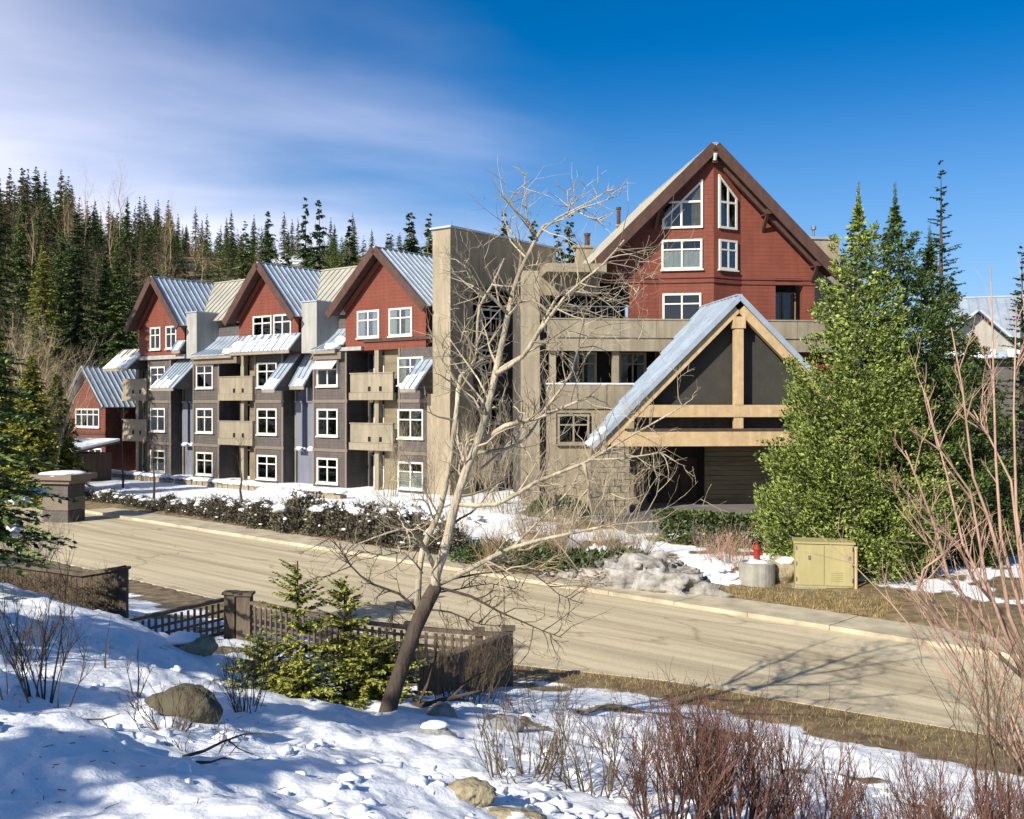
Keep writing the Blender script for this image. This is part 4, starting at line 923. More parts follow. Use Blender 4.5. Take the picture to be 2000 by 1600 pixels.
def evergreens():
    rng = random.Random(77)
    for px, top, Y, r, n, sz, m, lean, lab in ((1668, 372, 29.0, 2.9, 50000, 0.105, 'cedar_leaf', 0.012, 'large sunlit yellow-green cedar standing behind the olive utility box'),
            (1762, 372, 31.0, 3.1, 38000, 0.11, 'cedar_shaded', -0.02, 'green cedar with a spire top close behind the sunlit cedar'),
            (1828, 455, 31.5, 2.6, 26000, 0.115, 'cedar_dark', -0.02, 'shaded dark green cedar right of the two spire-topped cedars'),
            (1900, 640, 33.0, 2.3, 17000, 0.12, 'cedar_dark', 0.0, 'low dark cedar farthest right behind the pink bare stems')):
        x = (px-1000)/2000*Y; z = gz(x, Y); h = (790-top)/2000*Y-z
        o = thing('cedar', lab, 'tree', (x, Y, z)); c = cedar(h-0.3, r, rng, n, sz, 0.78, 0.17, lean, 0.0)
        c.v = [(a, b, q+0.3) for a, b, q in c.v]
        c.build('crown', m, o)
        t = MB(); t.tube([(0, 0, -0.2), (lean*h*0.25, 0, h*0.5), (lean*h*0.5, 0, h*0.9)], [0.17, 0.1, 0.03], 7); t.build('trunk', 'bark_grey', o)
    for px, top, Y, r, lab in ((1838, 330, 41, 2.1, 'thin spruce with sparse branches rising behind the cedars'), (1996, 492, 44, 1.7, 'dark spruce top at the right edge of the picture')):
        x = (px-1000)/2000*Y; z = gz(x, Y); h = (790-top)/2000*Y-z
        c, t = conifer(h, r, rng, 30, 6, 7, 0.27, 0.05, 0.8, 0.1, 0.08, 7, 0.5)
        place_conifer('spruce', c.mesh('crown', 'needles_dark'), t.mesh('trunk', 'bark_dark'), (x, Y, z), (1, 1), 0, lab)
evergreens()

# the leafless tree in the middle
def main_tree():
    rng = random.Random(12); Y0 = 12.0; b = on(757, Y0)
    root = thing('bare_tree', 'leaning leafless tree with pale upper limbs growing from the snow bank', 'tree', b)
    def pts(ps, y0, y1): return [at(x, y, lerp(y0, y1, i/(len(ps)-1)))-b for i, (x, y) in enumerate(ps)]
    def relax(p):
        out = [p[0]]
        for i in range(len(p)-1):
            a, c = p[i], p[i+1]; m = (a+c)/2
            if 0 < i: m += (a-p[i-1]).normalized()*(c-a).length*0.06
            if i+2 < len(p): m -= (p[i+2]-c).normalized()*(c-a).length*0.06
            out += [m, c]
        return out
    tw = MB(); dark = MB()
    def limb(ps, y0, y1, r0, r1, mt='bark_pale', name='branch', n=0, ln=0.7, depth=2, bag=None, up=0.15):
        p = relax(pts(ps, y0, y1)); k = len(p); mb = MB()
        rad = [lerp(r0, r1, i/(k-1))*(0.74 if r0 < .1 else 1)*(1+0.07*rng.uniform(-1, 1)) for i in range(k)]
        mb.tube(p, rad, 8 if r0 > 0.05 else 6); o = mb.build(name, mt, root, True)
        for q in range(int(n*1.25)):
            t = rng.uniform(0.15, 1)*(k-1); i = min(int(t), k-2); w = p[i].lerp(p[i+1], t-i); d = (p[i+1]-p[i]).normalized()
            dd = (d*rng.uniform(0.3, 0.9)+rand_perp(d, rng)*0.9).normalized()
            twig(bag or tw, w, dd, ln*rng.uniform(0.5, 1.3), max(0.007, min(0.018, rad[i]*0.5)), depth, rng, up, 0.55, (1, 3), 4, 1.0)
        return o
    limb([(752, 1412), (762, 1372), (786, 1300), (812, 1225), (838, 1170), (853, 1143)], 12, 12, 0.110, 0.078, 'bark_dark', 'trunk')  # darker bark than the limbs, painting in the shade low on the tree
    limb([(850, 1150), (852, 1120), (866, 1082), (885, 1000), (908, 925), (930, 872), (950, 808), (968, 728), (985, 650), (995, 600), (1010, 545), (1030, 500), (1050, 462), (1062, 440)], 12, 11.6, 0.088, 0.022, n=24, ln=0.75)
    limb([(815, 1218), (818, 1120), (828, 1066), (858, 1000), (878, 905), (893, 790), (900, 735), (925, 708), (932, 668), (936, 600), (962, 556), (985, 505)], 12, 12.8, 0.062, 0.015, n=22, ln=0.7)
    limb([(850, 1110), (820, 1055), (797, 1030), (780, 1012)], 12, 11.4, 0.045, 0.02, n=8, ln=0.6)
    limb([(797, 1030), (760, 1040), (700, 1062)], 11.4, 11.2, 0.02, 0.008, n=5, ln=0.45)
    limb([(900, 740), (893, 850), (905, 900), (918, 868), (926, 872)], 12.7, 12, 0.02, 0.03)
    limb([(967, 731), (1020, 697), (1050, 652), (1072, 622), (1102, 581), (1140, 547), (1177, 517), (1219, 469)], 11.7, 11.2, 0.040, 0.010, n=22, ln=0.7)
    limb([(1050, 652), (1085, 585), (1120, 560), (1190, 590), (1252, 572)], 11.5, 12.3, 0.022, 0.008, n=16, ln=0.6)
    limb([(930, 872), (986, 832), (1050, 817), (1102, 795), (1162, 771)], 12, 11.4, 0.044, 0.018, n=12, ln=0.6)
    limb([(1050, 817), (1080, 780), (1117, 727), (1129, 682), (1162, 641)], 11.7, 11.2, 0.026, 0.008, n=14, ln=0.6)
    limb([(928, 884), (985, 878), (1025, 858), (1045, 832), (1060, 800)], 12, 12.6, 0.034, 0.01, n=10, ln=0.55)
    limb([(896, 985), (970, 985), (1050, 940), (1140, 905), (1200, 870), (1270, 830), (1335, 793)], 11.9, 11.0, 0.042, 0.008, n=24, ln=0.6)
    limb([(1140, 905), (1150, 950), (1145, 1000)], 11.3, 11.4, 0.03, 0.012, n=6, ln=0.5)
    limb([(1150, 898), (1220, 895), (1300, 882)], 11.3, 10.9, 0.018, 0.006, n=12, ln=0.35)
    limb([(858, 1140), (920, 1110), (1000, 1070), (1100, 1045), (1200, 1025), (1285, 1018)], 12, 11.0, 0.048, 0.010, n=18, ln=0.7)
    limb([(1000, 1070), (1060, 1010), (1110, 960), (1130, 925)], 11.7, 12.2, 0.02, 0.008, n=8, ln=0.5)
    limb([(940, 915), (1010, 850), (1035, 800)], 12, 13, 0.022, 0.008, n=8, ln=0.6)
    limb([(958, 790), (935, 742), (905, 700), (870, 650)], 11.8, 12.6, 0.022, 0.008, n=10, ln=0.6)
    limb([(990, 612), (955, 575), (930, 565), (905, 510)], 11.7, 11.3, 0.03, 0.008, n=12, ln=0.5)
    limb([(960, 556), (1000, 560), (1045, 552)], 12.6, 12.3, 0.016, 0.006, n=6, ln=0.5)
    # wispy top twigs against the sky
    for ps in ([(1030, 500), (1000, 455), (983, 425), (993, 395), (1012, 370), (1040, 350)], [(1050, 462), (1032, 440), (1027, 400), (1025, 370), (1026, 338)], [(1055, 455), (1090, 425), (1120, 410), (1160, 390), (1186, 372)], [(1062, 440), (1095, 430), (1130, 408), (1165, 398), (1210, 381)], [(1112, 414), (1110, 395), (1108, 372)], [(1125, 410), (1150, 425), (1172, 428)]):
        limb(ps, 11.7, 11.6, 0.017, 0.006, n=7, ln=0.28, depth=1)
    # thin lower branches over the road and the fence, dark colour standing for shade
    for ps, r in (([(812, 1190), (780, 1160), (725, 1140), (685, 1105), (662, 1070), (640, 1050)], 0.028), ([(805, 1180), (775, 1175), (765, 1230), (775, 1260)], 0.02), ([(855, 1148), (920, 1165), (975, 1195), (1015, 1212), (1060, 1232), (1098, 1246)], 0.028), ([(832, 1190), (880, 1196), (940, 1220), (1000, 1222)], 0.02), ([(868, 1135), (940, 1120), (1040, 1120), (1090, 1160), (1140, 1180)], 0.018), ([(826, 1120), (790, 1080), (750, 1085), (700, 1075)], 0.014), ([(840, 1160), (900, 1150), (960, 1140), (1020, 1155)], 0.016)):
        limb(ps, 12, rng.uniform(11.2, 12.8), r, 0.005, 'bark_dark', n=13, ln=0.5, depth=2, bag=dark, up=0.0)
    o = tw.build('twigs', 'twig_grey', root); o['kind'] = 'stuff'
    o = dark.build('twigs', 'bark_dark', root); o['kind'] = 'stuff'
main_tree()

def shrub_mesh(h, r, n, rng, rad=0.012, depth=1, flare=0.5, fine=6, ln=0.4):
    mb = MB()
    for k in range(n):
        a = rng.uniform(0, 6.28); q = r*0.45*math.sqrt(rng.random()); p = Vector((math.cos(a)*q, math.sin(a)*q, -0.08)); hh = h*rng.uniform(0.6, 1.05)
        d = Vector((math.cos(a)*flare*rng.uniform(0.2, 1), math.sin(a)*flare*rng.uniform(0.2, 1), 1)).normalized()
        pts = [p]; rr = [rad*rng.uniform(0.7, 1.2)]
        for i in range(4):
            d = (d+rand_perp(d, rng)*0.16+Vector((0, 0, 0.05))).normalized(); pts.append(pts[-1]+d*hh/4); rr.append(max(0.002, rr[0]*(1-0.22*(i+1))))
        mb.tube(pts, rr, 4, cap=False)
        for j in range(fine):
            t = rng.uniform(0.9, 4); i = min(int(t), 3); w = pts[i].lerp(pts[i+1], t-i); dd = ((pts[i+1]-pts[i]).normalized()+rand_perp(d, rng)*0.6+Vector((0,0,0.3))).normalized()
            twig(mb, w, dd, h*ln*rng.uniform(0.4, 1), max(0.003, rad*0.42), depth, rng, 0.3, 0.25, (2, 4), 3, 0.6)
    return mb
def shrubs():
    rng = random.Random(88)
    def put(px, Y, h, r, n, m, lab, group=None, rad=0.012, depth=1, flare=0.5, fine=6, ln=0.4):
        b = on(px, Y); o = shrub_mesh(h, r, n, rng, rad, depth, flare, fine, ln).build('bare_shrub', m, None, False, b); return tag(o, lab, 'shrub', group)
    put(95, 7.6, 0.92, 0.35, 13, 'twig_brown', 'tall sparse leafless shrub on the snow at the left', None, 0.010, 1, 0.42, 5)
    put(22, 21.5, 1.5, 1.3, 60, 'twig_grey', 'grey leafless scrub rising behind the vine-covered fence at the left', None, 0.012, 1, 0.7, 7)
    put(20, 10.8, 0.7, 0.7, 22, 'twig_brown', 'brown twiggy shrub at the left edge in front of the dark fence', None, 0.008, 1, 0.6, 5)
    put(265, 9.8, 0.6, 0.12, 3, 'twig_brown', 'three thin bare stems standing in the snow above the boulder', None, 0.011, 1, 0.3, 2, 0.3)
    put(208, 11.2, 0.7, 0.1, 2, 'twig_brown', 'pair of thin bare saplings in the snow left of the fence end', None, 0.010, 0, 0.2, 2, 0.3)
    put(25, 7.4, 0.55, 0.25, 3, 'twig_pink', 'two or three pale bare stems beside the left edge', None, 0.010, 0, 0.15, 0)
    put(325, 6.9, 0.36, 0.25, 16, 'twig_brown', 'small tangled dry shrub in front of the brown boulder', None, 0.006, 1, 1.1, 4)
    put(395, 6.4, 0.26, 0.3, 14, 'twig_brown', 'low spiky dry plant on the snow right of the tangled shrub', None, 0.005, 0, 1.2, 3)
    put(482, 9.6, 0.7, 0.25, 22, 'twig_brown', 'dark leafless shrub at the foot of the young spruce', None, 0.007, 1, 0.7, 4)
    put(1030, 8.5, 0.6, 0.75, 26, 'twig_brown', 'leafless shrub on the snow above the split rock', None, 0.009, 1, 0.9, 5)
    put(1175, 8.2, 0.72, 0.55, 22, 'twig_brown', 'leafless shrub between the split rock and the red hedge', None, 0.009, 1, 0.7, 5)
    put(1320, 7.1, 0.86, 0.55, 34, 'twig_red', 'left clump of the red-brown leafless bushes by the road', None, 0.010, 1, 0.5, 7)
    put(1440, 7.3, 0.88, 0.62, 42, 'twig_red', 'middle clump of the red-brown leafless bushes by the road', None, 0.010, 1, 0.38, 7)
    put(1565, 7.4, 0.78, 0.55, 36, 'twig_red', 'right clump of the red-brown leafless bushes by the road', None, 0.010, 1, 0.42, 7)
    put(1380, 8.6, 0.85, 0.7, 30, 'twig_red', 'fine red shrub behind the middle red-brown clump', None, 0.008, 1, 0.4, 7)
    put(1820, 6.9, 0.72, 0.9, 105, 'twig_red', 'low dense reddish bush near the bottom right corner', None, 0.007, 1, 0.9, 7)
    put(1955, 6.4, 0.72, 0.8, 100, 'twig_red', 'reddish bush cut by the right edge at the bottom', None, 0.008, 1, 0.7, 7)
    put(1700, 6.6, 0.4, 0.2, 6, 'twig_brown', 'thin bare sapling between the red clumps and corner bush', None, 0.006, 1, 0.3, 4)
    put(1215, 12.3, 0.62, 0.1, 3, 'twig_brown', 'single thin sapling on the brown verge by the road', None, 0.009, 1, 0.4, 3)
    put(1060, 13.8, 0.4, 1.0, 26, 'twig_brown', 'low brown brush on the verge right of the fence corner', None, 0.006, 1, 1.0, 5)
    put(900, 14.3, 0.95, 1.1, 46, 'twig_brown', 'dense brown brush in front of the slatted fence return', None, 0.008, 1, 0.7, 6)
    put(1420, 27.6, 1.35, 0.8, 40, 'twig_pink', 'pinkish leafless shrub in front of the porch by the hydrant', None, 0.014, 1, 0.55, 6)
    put(1000, 30.5, 1.3, 1.6, 70, 'twig_tan', 'tan brush behind the main tree on the lodge side', None, 0.013, 1, 0.8, 6)
    put(1130, 30.0, 1.3, 1.6, 70, 'twig_tan', 'tan brush heap before the stone pier', None, 0.013, 1, 0.9, 6)
    put(1060, 33.5, 1.5, 1.6, 60, 'twig_grey', 'grey bare shrub behind the tan brush heaps', None, 0.014, 1, 0.8, 6); put(1230, 31.5, 1.2, 1.2, 50, 'twig_grey', 'grey bare shrub left of the clipped evergreen hedge', None, 0.013, 1, 0.8, 6)
    put(870, 34, 1.5, 1.6, 40, 'twig_tan', 'tan bare shrub at the end of the roadside hedge', None, 0.015, 1, 0.8, 6)
    for i, (px, Y, h, lab) in enumerate(((760, 52, 3.6, 'bare shrub tree against the ground floor near the beige tower'), (830, 49.5, 3.4, 'bare shrub tree at the foot of the beige tower'), (930, 46, 3.8, 'bare shrub tree right of the beige tower'), (990, 44, 3.6, 'bare shrub tree before the tall beige pilaster'), (1095, 40, 3.0, 'bare shrub tree before the beige base wall'), (1195, 40, 2.6, 'bare shrub tree climbing beside the stone pier'))):
        put(px, Y, h, 1.6, 11 if px < 900 else 19, 'twig_grey', lab, None, 0.02, 2, 0.5, 5)
    # pink-stemmed shrub at the right
    Y = 13.0; b = on(2035, Y); root = thing('bare_shrub', 'tall bare shrub with many pinkish stems fanning in from the right edge', 'shrub', b)
    tw = MB()
    for ps, y1, r in (([(2020, 1335), (1975, 1275), (1900, 1190), (1850, 1120), (1830, 1040), (1800, 960), (1768, 880)], 12.2, 0.035), ([(2020, 1320), (1970, 1200), (1955, 1100), (1930, 1010), (1900, 930), (1880, 760), (1858, 640)], 12.6, 0.032), ([(2025, 1300), (1990, 1180), (1955, 1050), (1945, 900), (1940, 720), (1935, 520)], 13.4, 0.030), ([(2030, 1290), (2005, 1150), (1985, 1000), (1980, 800), (1985, 600)], 13.0, 0.030), ([(2015, 1340), (1930, 1260), (1850, 1230), (1790, 1160), (1805, 1110), (1850, 1080)], 12.0, 0.028), ([(2015, 1320), (1940, 1180), (1880, 1060), (1850, 930), (1820, 820)], 13.6, 0.028), ([(1960, 1200), (1900, 1130), (1870, 1060), (1800, 1010), (1770, 960)], 12.0, 0.02), ([(2030, 1300), (1995, 1120), (1975, 940), (1930, 850), (1900, 800)], 13.4, 0.024), ([(2010, 1350), (1960, 1230), (1925, 1130), (1910, 1040), (1895, 960), (1830, 870), (1812, 780)], 12.5, 0.026)):
        p = [at(x, y, lerp(Y, y1, i/(len(ps)-1)))-b for i, (x, y) in enumerate(ps)]; k = len(p); mb = MB(); rad = [lerp(r, 0.007, i/(k-1)) for i in range(k)]; mb.tube(p, rad, 6); mb.build('stem', 'twig_pink', root, True)
        for q in range(8):
            t = rng.uniform(0.1, 1)*(k-1); i = min(int(t), k-2); w = p[i].lerp(p[i+1], t-i); d = (p[i+1]-p[i]).normalized()
            twig(tw, w, (d*0.9+rand_perp(d, rng)*0.7+Vector((0,0,.3))).normalized(), rng.uniform(0.3, 0.9), 0.009, 2, rng, 0.2, 0.2, (1, 3), 4, 0.6)
    for k in range(16):
        d = Vector((rng.uniform(-0.9, -0.05), rng.uniform(-0.35, 0.35), 1)).normalized(); p = [Vector((rng.uniform(-.25, .2), rng.uniform(-.3, .3), -.1))]; L_ = rng.uniform(2.2, 4.4)
        for i in range(6): d = (d+rand_perp(d, rng)*0.13+Vector((0, 0, 0.05))).normalized(); p.append(p[-1]+d*L_/6)
        mb = MB(); rr = rng.uniform(.014, .024); mb.tube(p, [lerp(rr, .005, i/6) for i in range(7)], 5); mb.build('stem', 'twig_pink', root, True)
        for q in range(5):
            i = rng.randint(1, 5); twig(tw, p[i], (d+rand_perp(d, rng)*0.6).normalized(), rng.uniform(.3, .9), .007, 1, rng, .25, .2, (1, 3), 4, .6)
    o = tw.build('twigs', 'twig_pink', root); o['kind'] = 'stuff'
    put(1925, 10.5, 1.9, 0.3, 9, 'twig_brown', 'thin dark saplings over the road near the right edge', None, 0.010, 1, 0.3, 4)
    put(1985, 9.6, 2.3, 0.3, 9, 'twig_brown', 'thin dark saplings at the right edge below the pink stems', None, 0.012, 1, 0.3, 4)
    # thin street saplings before the wing
    for px, Y, h, lab in ((240, 57, 4.8, 'thin young tree in the snow before the red cottage'), (299, 48.5, 3.6, 'thin dark sapling on the snow beside the hedge'), (470, 45, 3.2, 'thin sapling behind the middle of the hedge')):
        b = on(px, Y); o = thing('sapling', lab, 'tree', b); a, c = bare_tree_mesh('sapling', h, rng, 'bark_dark', 0.07, (0.0, 0), 7, 1, 0.4, 0.5); link('trunk', a, o); link('branches', c, o)
shrubs()

# young spruce bush beside the tree
def young_spruce():
    rng = random.Random(41); b = on(600, 12.7)
    root = thing('spruce_bush', 'yellow-green young spruce with two leaders in front of the lattice fence', 'bush', b)
    for dx, dy, h, r in ((-0.12, 0, 2.0, 0.6), (0.42, 0.25, 1.68, 0.52), (-0.5, -0.2, 0.95, 0.55), (0.75, 0.0, 0.9, 0.6), (0.1, -0.5, 0.7, 0.7), (1.0, 0.3, 0.75, 0.5)):
        c, t = conifer(h*0.88, r*1.1, rng, 16, 6, 8, 0.105, 0.0, 0.5, 0.06, 0.2, 9, 0.8)
        c.v = [(x+dx, y+dy, z) for x, y, z in c.v]; t.v = [(x+dx, y+dy, z) for x, y, z in t.v]
        c.build('crown', 'needles_bright', root); t.build('trunk', 'bark_dark', root)
young_spruce()

# hedge of leafy and snowy shrubs along the far kerb
def hedge():
    rng = random.Random(55); G = 'low snowy hedge shrubs along the far kerb'
    kinds = []
    for i in range(4):
        mb = MB(); off = Vector((rng.uniform(0,50), rng.uniform(0,50), 0))
        for k in range(3000):
            a = rng.uniform(0, 6.28); e = math.asin(rng.random()); q = rng.uniform(0.72, 1.0)*(1+0.25*noise.noise(Vector((math.cos(a)*2, math.sin(a)*2, e*2))+off))
            p = Vector((math.cos(a)*math.cos(e)*0.85, math.sin(a)*math.cos(e)*0.85, math.sin(e)))*q
            o = (p.normalized()+rand_perp(p.normalized(), rng)*0.8).normalized(); ln = rng.uniform(0.05, 0.12); wd = rand_perp(o, rng)*ln*0.35
            mb.face([p-wd*.3, p+o*ln*.5-wd, p+o*ln, p+o*ln*.5+wd])
        me = mb.mesh('shrub_leaves', 'hedge_leaf')
        st = shrub_mesh(1.05, 0.9, 26, rng, 0.02, 1, 0.8, 5).mesh('shrub_twigs', 'twig_brown')
        sn = MB()
        for k in range(12):
            a = rng.uniform(0, 6.28); q = rng.uniform(0.1, 1.0); sn.blob((math.cos(a)*q*.85, math.sin(a)*q*.85, math.sqrt(1-q*q)*1.0), (rng.uniform(.03, .1), rng.uniform(.03, .1), 0.04), rng, 1, 0.5)
        for k in range(rng.randint(3, 5)):
            a = rng.uniform(0, 6.28); q = rng.uniform(0.1, 0.75); sn.blob((math.cos(a)*q*.8, math.sin(a)*q*.8, math.sqrt(1-q*q)*0.95), (rng.uniform(.15, .36), rng.uniform(.12, .3), 0.10), rng, 3, 0.7, 2.4)
        kinds.append((me, st, sn.mesh('shrub_snow', 'snow', True)))
    a = -52.0; i = 0
    while a < -23.5:
        me, st, sn = kinds[i % 4]; x, y = road_xy(FAR+2.25+rng.uniform(-.15, .25), a); big = smooth((a+44)/14)
        s = lerp(0.5, 1.12, big)*rng.uniform(0.8, 1.2)
        o = thing('hedge_shrub', 'brown-green hedge shrub capped with snow beside the far pavement', 'shrub', (x, y, gz(x, y)-0.05), rng.uniform(0, 6.28), G); o.scale = (s, s, s*rng.uniform(0.8, 1.15))
        link('leaves', me, o); link('twigs', st, o); link('snow_cap', sn, o)['kind'] = 'stuff'
        a += rng.uniform(0.75, 1.2)*s; i += 1
    # trimmed evergreen hedge in front of the porch
    mb = MB()
    for k in range(7000):
        u = rng.uniform(0, 7.2); v = rng.uniform(-0.5, 0.5); z = rng.uniform(0, 1.0)
        f = rng.randint(0, 2)
        if f == 0: z = rng.uniform(0.88, 1.02)
        elif f == 1: v = rng.choice((-1, 1))*rng.uniform(0.42, 0.55)
        p = Vector((u, v, z)); o = Vector((rng.gauss(0,.6), v*1.2+rng.gauss(0,.4), rng.uniform(-.2, 1))).normalized(); ln = rng.uniform(0.08, 0.18); wd = rand_perp(o, rng)*ln*.35
        mb.face([p-wd*.3, p+o*ln*.5-wd, p+o*ln, p+o*ln*.5+wd])
    x, y = road_xy(29.4, -20.2); o = mb.build('evergreen_hedge', 'cedar_dark', None, False, (x, y, gz(x, y))); o.rotation_euler = (0, 0, R(-38)); tag(o, 'clipped dark evergreen hedge before the entrance porch', 'hedge')
    mb = MB()
    for k in range(2600):
        a_ = rng.uniform(0, 6.28); e = math.asin(rng.random()); p = Vector((math.cos(a_)*math.cos(e)*1.3, math.sin(a_)*math.cos(e)*0.7, math.sin(e)*0.8))*rng.uniform(.85, 1.05)
        o = (p.normalized()+rand_perp(p.normalized(), rng)*.8).normalized(); ln = rng.uniform(.08, .2); wd = rand_perp(o, rng)*ln*.35; mb.face([p-wd*.3, p+o*ln*.5-wd, p+o*ln, p+o*ln*.5+wd])
    o = mb.build('evergreen_shrub', 'cedar_dark', None, False, on(1090, 43)); tag(o, 'rounded dark evergreen shrub against the beige base wall', 'shrub')
hedge()

# ------------------------------------------------------------------ fences
def fences():
    rng = random.Random(19); Z = -3.78
    def panel(root, A, B, z0, ztop, step=0.145, horiz=True):
        A = Vector(A); B = Vector(B); L = (B-A).length; d = (B-A).normalized(); an = math.atan2(d.y, d.x)
        n = int(L/step)
        vm = box_mesh('slat', 'fence_timber', -0.024, 0.024, -0.010, 0.010, 0, ztop-z0-0.06)
        for i in range(1, n):
            p = A+d*(i*L/n); o = link('slat', vm, root, (p.x, p.y, z0), an); o.rotation_euler = (rng.uniform(-.012,.012), rng.uniform(-.012,.012), an)
        if horiz:
            hm = box_mesh('slat', 'fence_timber', 0.0, L, 0.012, 0.032, -0.024, 0.024)
            z = z0+0.1
            while z < ztop-0.1: link('slat', hm, root, (A.x, A.y, z), an); z += step
        rl = MB(); rl.beam((A.x, A.y, ztop), (B.x, B.y, ztop), 0.10, 0.06); rl.build('rail', 'fence_timber', root)
        rl = MB(); rl.beam((A.x, A.y, z0-0.02), (B.x, B.y, z0-0.02), 0.06, 0.06); rl.build('rail', 'fence_timber', root)
    def post(root, x, y, z0, z1, w):
        p = MB(); p.box(x-w/2, x+w/2, y-w/2, y+w/2, z0, z1); p.build('post', 'fence_timber', root)
        c = MB(); c.box(x-w/2-0.035, x+w/2+0.035, y-w/2-0.035, y+w/2+0.035, z1+0.002, z1+0.05); c.build('post_cap', 'fence_timber', root)
    o = thing('lattice_fence', 'dark brown lattice fence with chunky corner post along the near pavement', 'fence', (-5.3, 19.6, -4.6))
    off = Vector((-5.3, 19.6, -4.6)); q = lambda x, y, z=0: (x-off.x, y-off.y, 0)
    P = [(-5.0, 19.55), (-2.95, 17.95), (-1.74, 17.35), (-0.55, 16.9), (-0.1, 16.85)]
    panel(o, q(-6.75, 17.7), q(-5.55, 19.75), 0.22, 0.84)
    panel(o, q(*P[0]), q(*P[1]), 0.02, 0.82); panel(o, q(*P[1]), q(*P[2]), 0.0, 0.82); panel(o, q(*P[2]), q(*P[3]), 0.0, 0.82); panel(o, q(*P[3]), q(*P[4]), 0.0, 0.82, horiz=True)
    post(o, -5.42-off.x, 19.72-off.y, -0.1, 0.95, 0.2); post(o, -5.12-off.x, 19.62-off.y, -0.1, 0.95, 0.26)
    for x, y in P[1:4]: post(o, x-off.x, y-off.y+0.1, -0.1, 0.84, 0.13)
    o2 = thing('slatted_fence', 'brown return fence of close vertical slats running toward the snow bank', 'fence', (-0.06, 16.8, -4.7))
    A = Vector((-0.06, 16.8)); B = Vector((-1.35, 14.6)); L = (B-A).length; d = (B-A).normalized(); an = math.atan2(d.y, d.x)
    n = int(L/0.085)
    vm = box_mesh('slat', 'fence_timber', -0.034, 0.034, -0.012, 0.012, -0.1, 0.88)
    for i in range(n):
        p = d*(i+0.5)*(L/n); k = link('slat', vm, o2, (p.x, p.y, 0.0), an); k.rotation_euler = (rng.uniform(-.01,.01), rng.uniform(-.015,.015), an)
    r = MB(); e = d*L; r.beam((0, 0, 0.93), (e.x, e.y, 0.93), 0.14, 0.06); r.beam((0, 0, 0.06), (e.x, e.y, 0.06), 0.09, 0.12); r.build('rail', 'fence_timber', o2)
    post(o2, 0.0, 0.02, -0.15, 1.0, 0.16)
    # fence with a mat of dry vines at the left
    o3 = thing('brush_fence', 'dark fence covered in dry vines behind the snow crest at the left', 'fence', (-9.0, 20.0, -4.3)); off = Vector((-9.0, 20.0, -4.3))
    pts = [Vector((-11.6, 21.6)), Vector((-9.3, 20.6)), Vector((-8.55, 20.4)), Vector((-7.62, 20.1))]; tops = (-3.25, -3.32, -3.38, -3.20)
    vines = MB()
    for a, b, za, zb in zip(pts, pts[1:], tops, tops[1:]):
        L = (b-a).length; d = (b-a).normalized(); an = math.atan2(d.y, d.x); n = max(2, int(L/0.12))
        for i in range(n):
            p = a+d*(i+.5)*L/n-Vector((off.x, off.y)); zt_ = lerp(za, zb, (i+.5)/n)-off.z
            k = link('board', box_mesh('board', 'fence_timber', -0.057, 0.057, -0.013, 0.013, -0.3, 1.0), o3, (p.x, p.y, zt_-1.03), an)
        rl = MB(); rl.beam((a.x-off.x, a.y-off.y, za-off.z), (b.x-off.x, b.y-off.y, zb-off.z), 0.16, 0.07); rl.build('rail', 'fence_timber', o3)
        for k in range(int(L*190)):
            p = a.lerp(b, rng.random())-Vector((off.x, off.y)); twig(vines, Vector((p.x, p.y-0.06, rng.uniform(-0.1, 0.8))), Vector((rng.gauss(0,.6), -0.25, rng.gauss(0.2,.8))), rng.uniform(.2, .5), .006, 1, rng, 0, .4, (1, 3), 3)
    post(o3, pts[-1].x-off.x, pts[-1].y-off.y, -0.4, 1.06, 0.14)
    k = vines.build('vines', 'twig_brown', o3); k['kind'] = 'stuff'
fences()

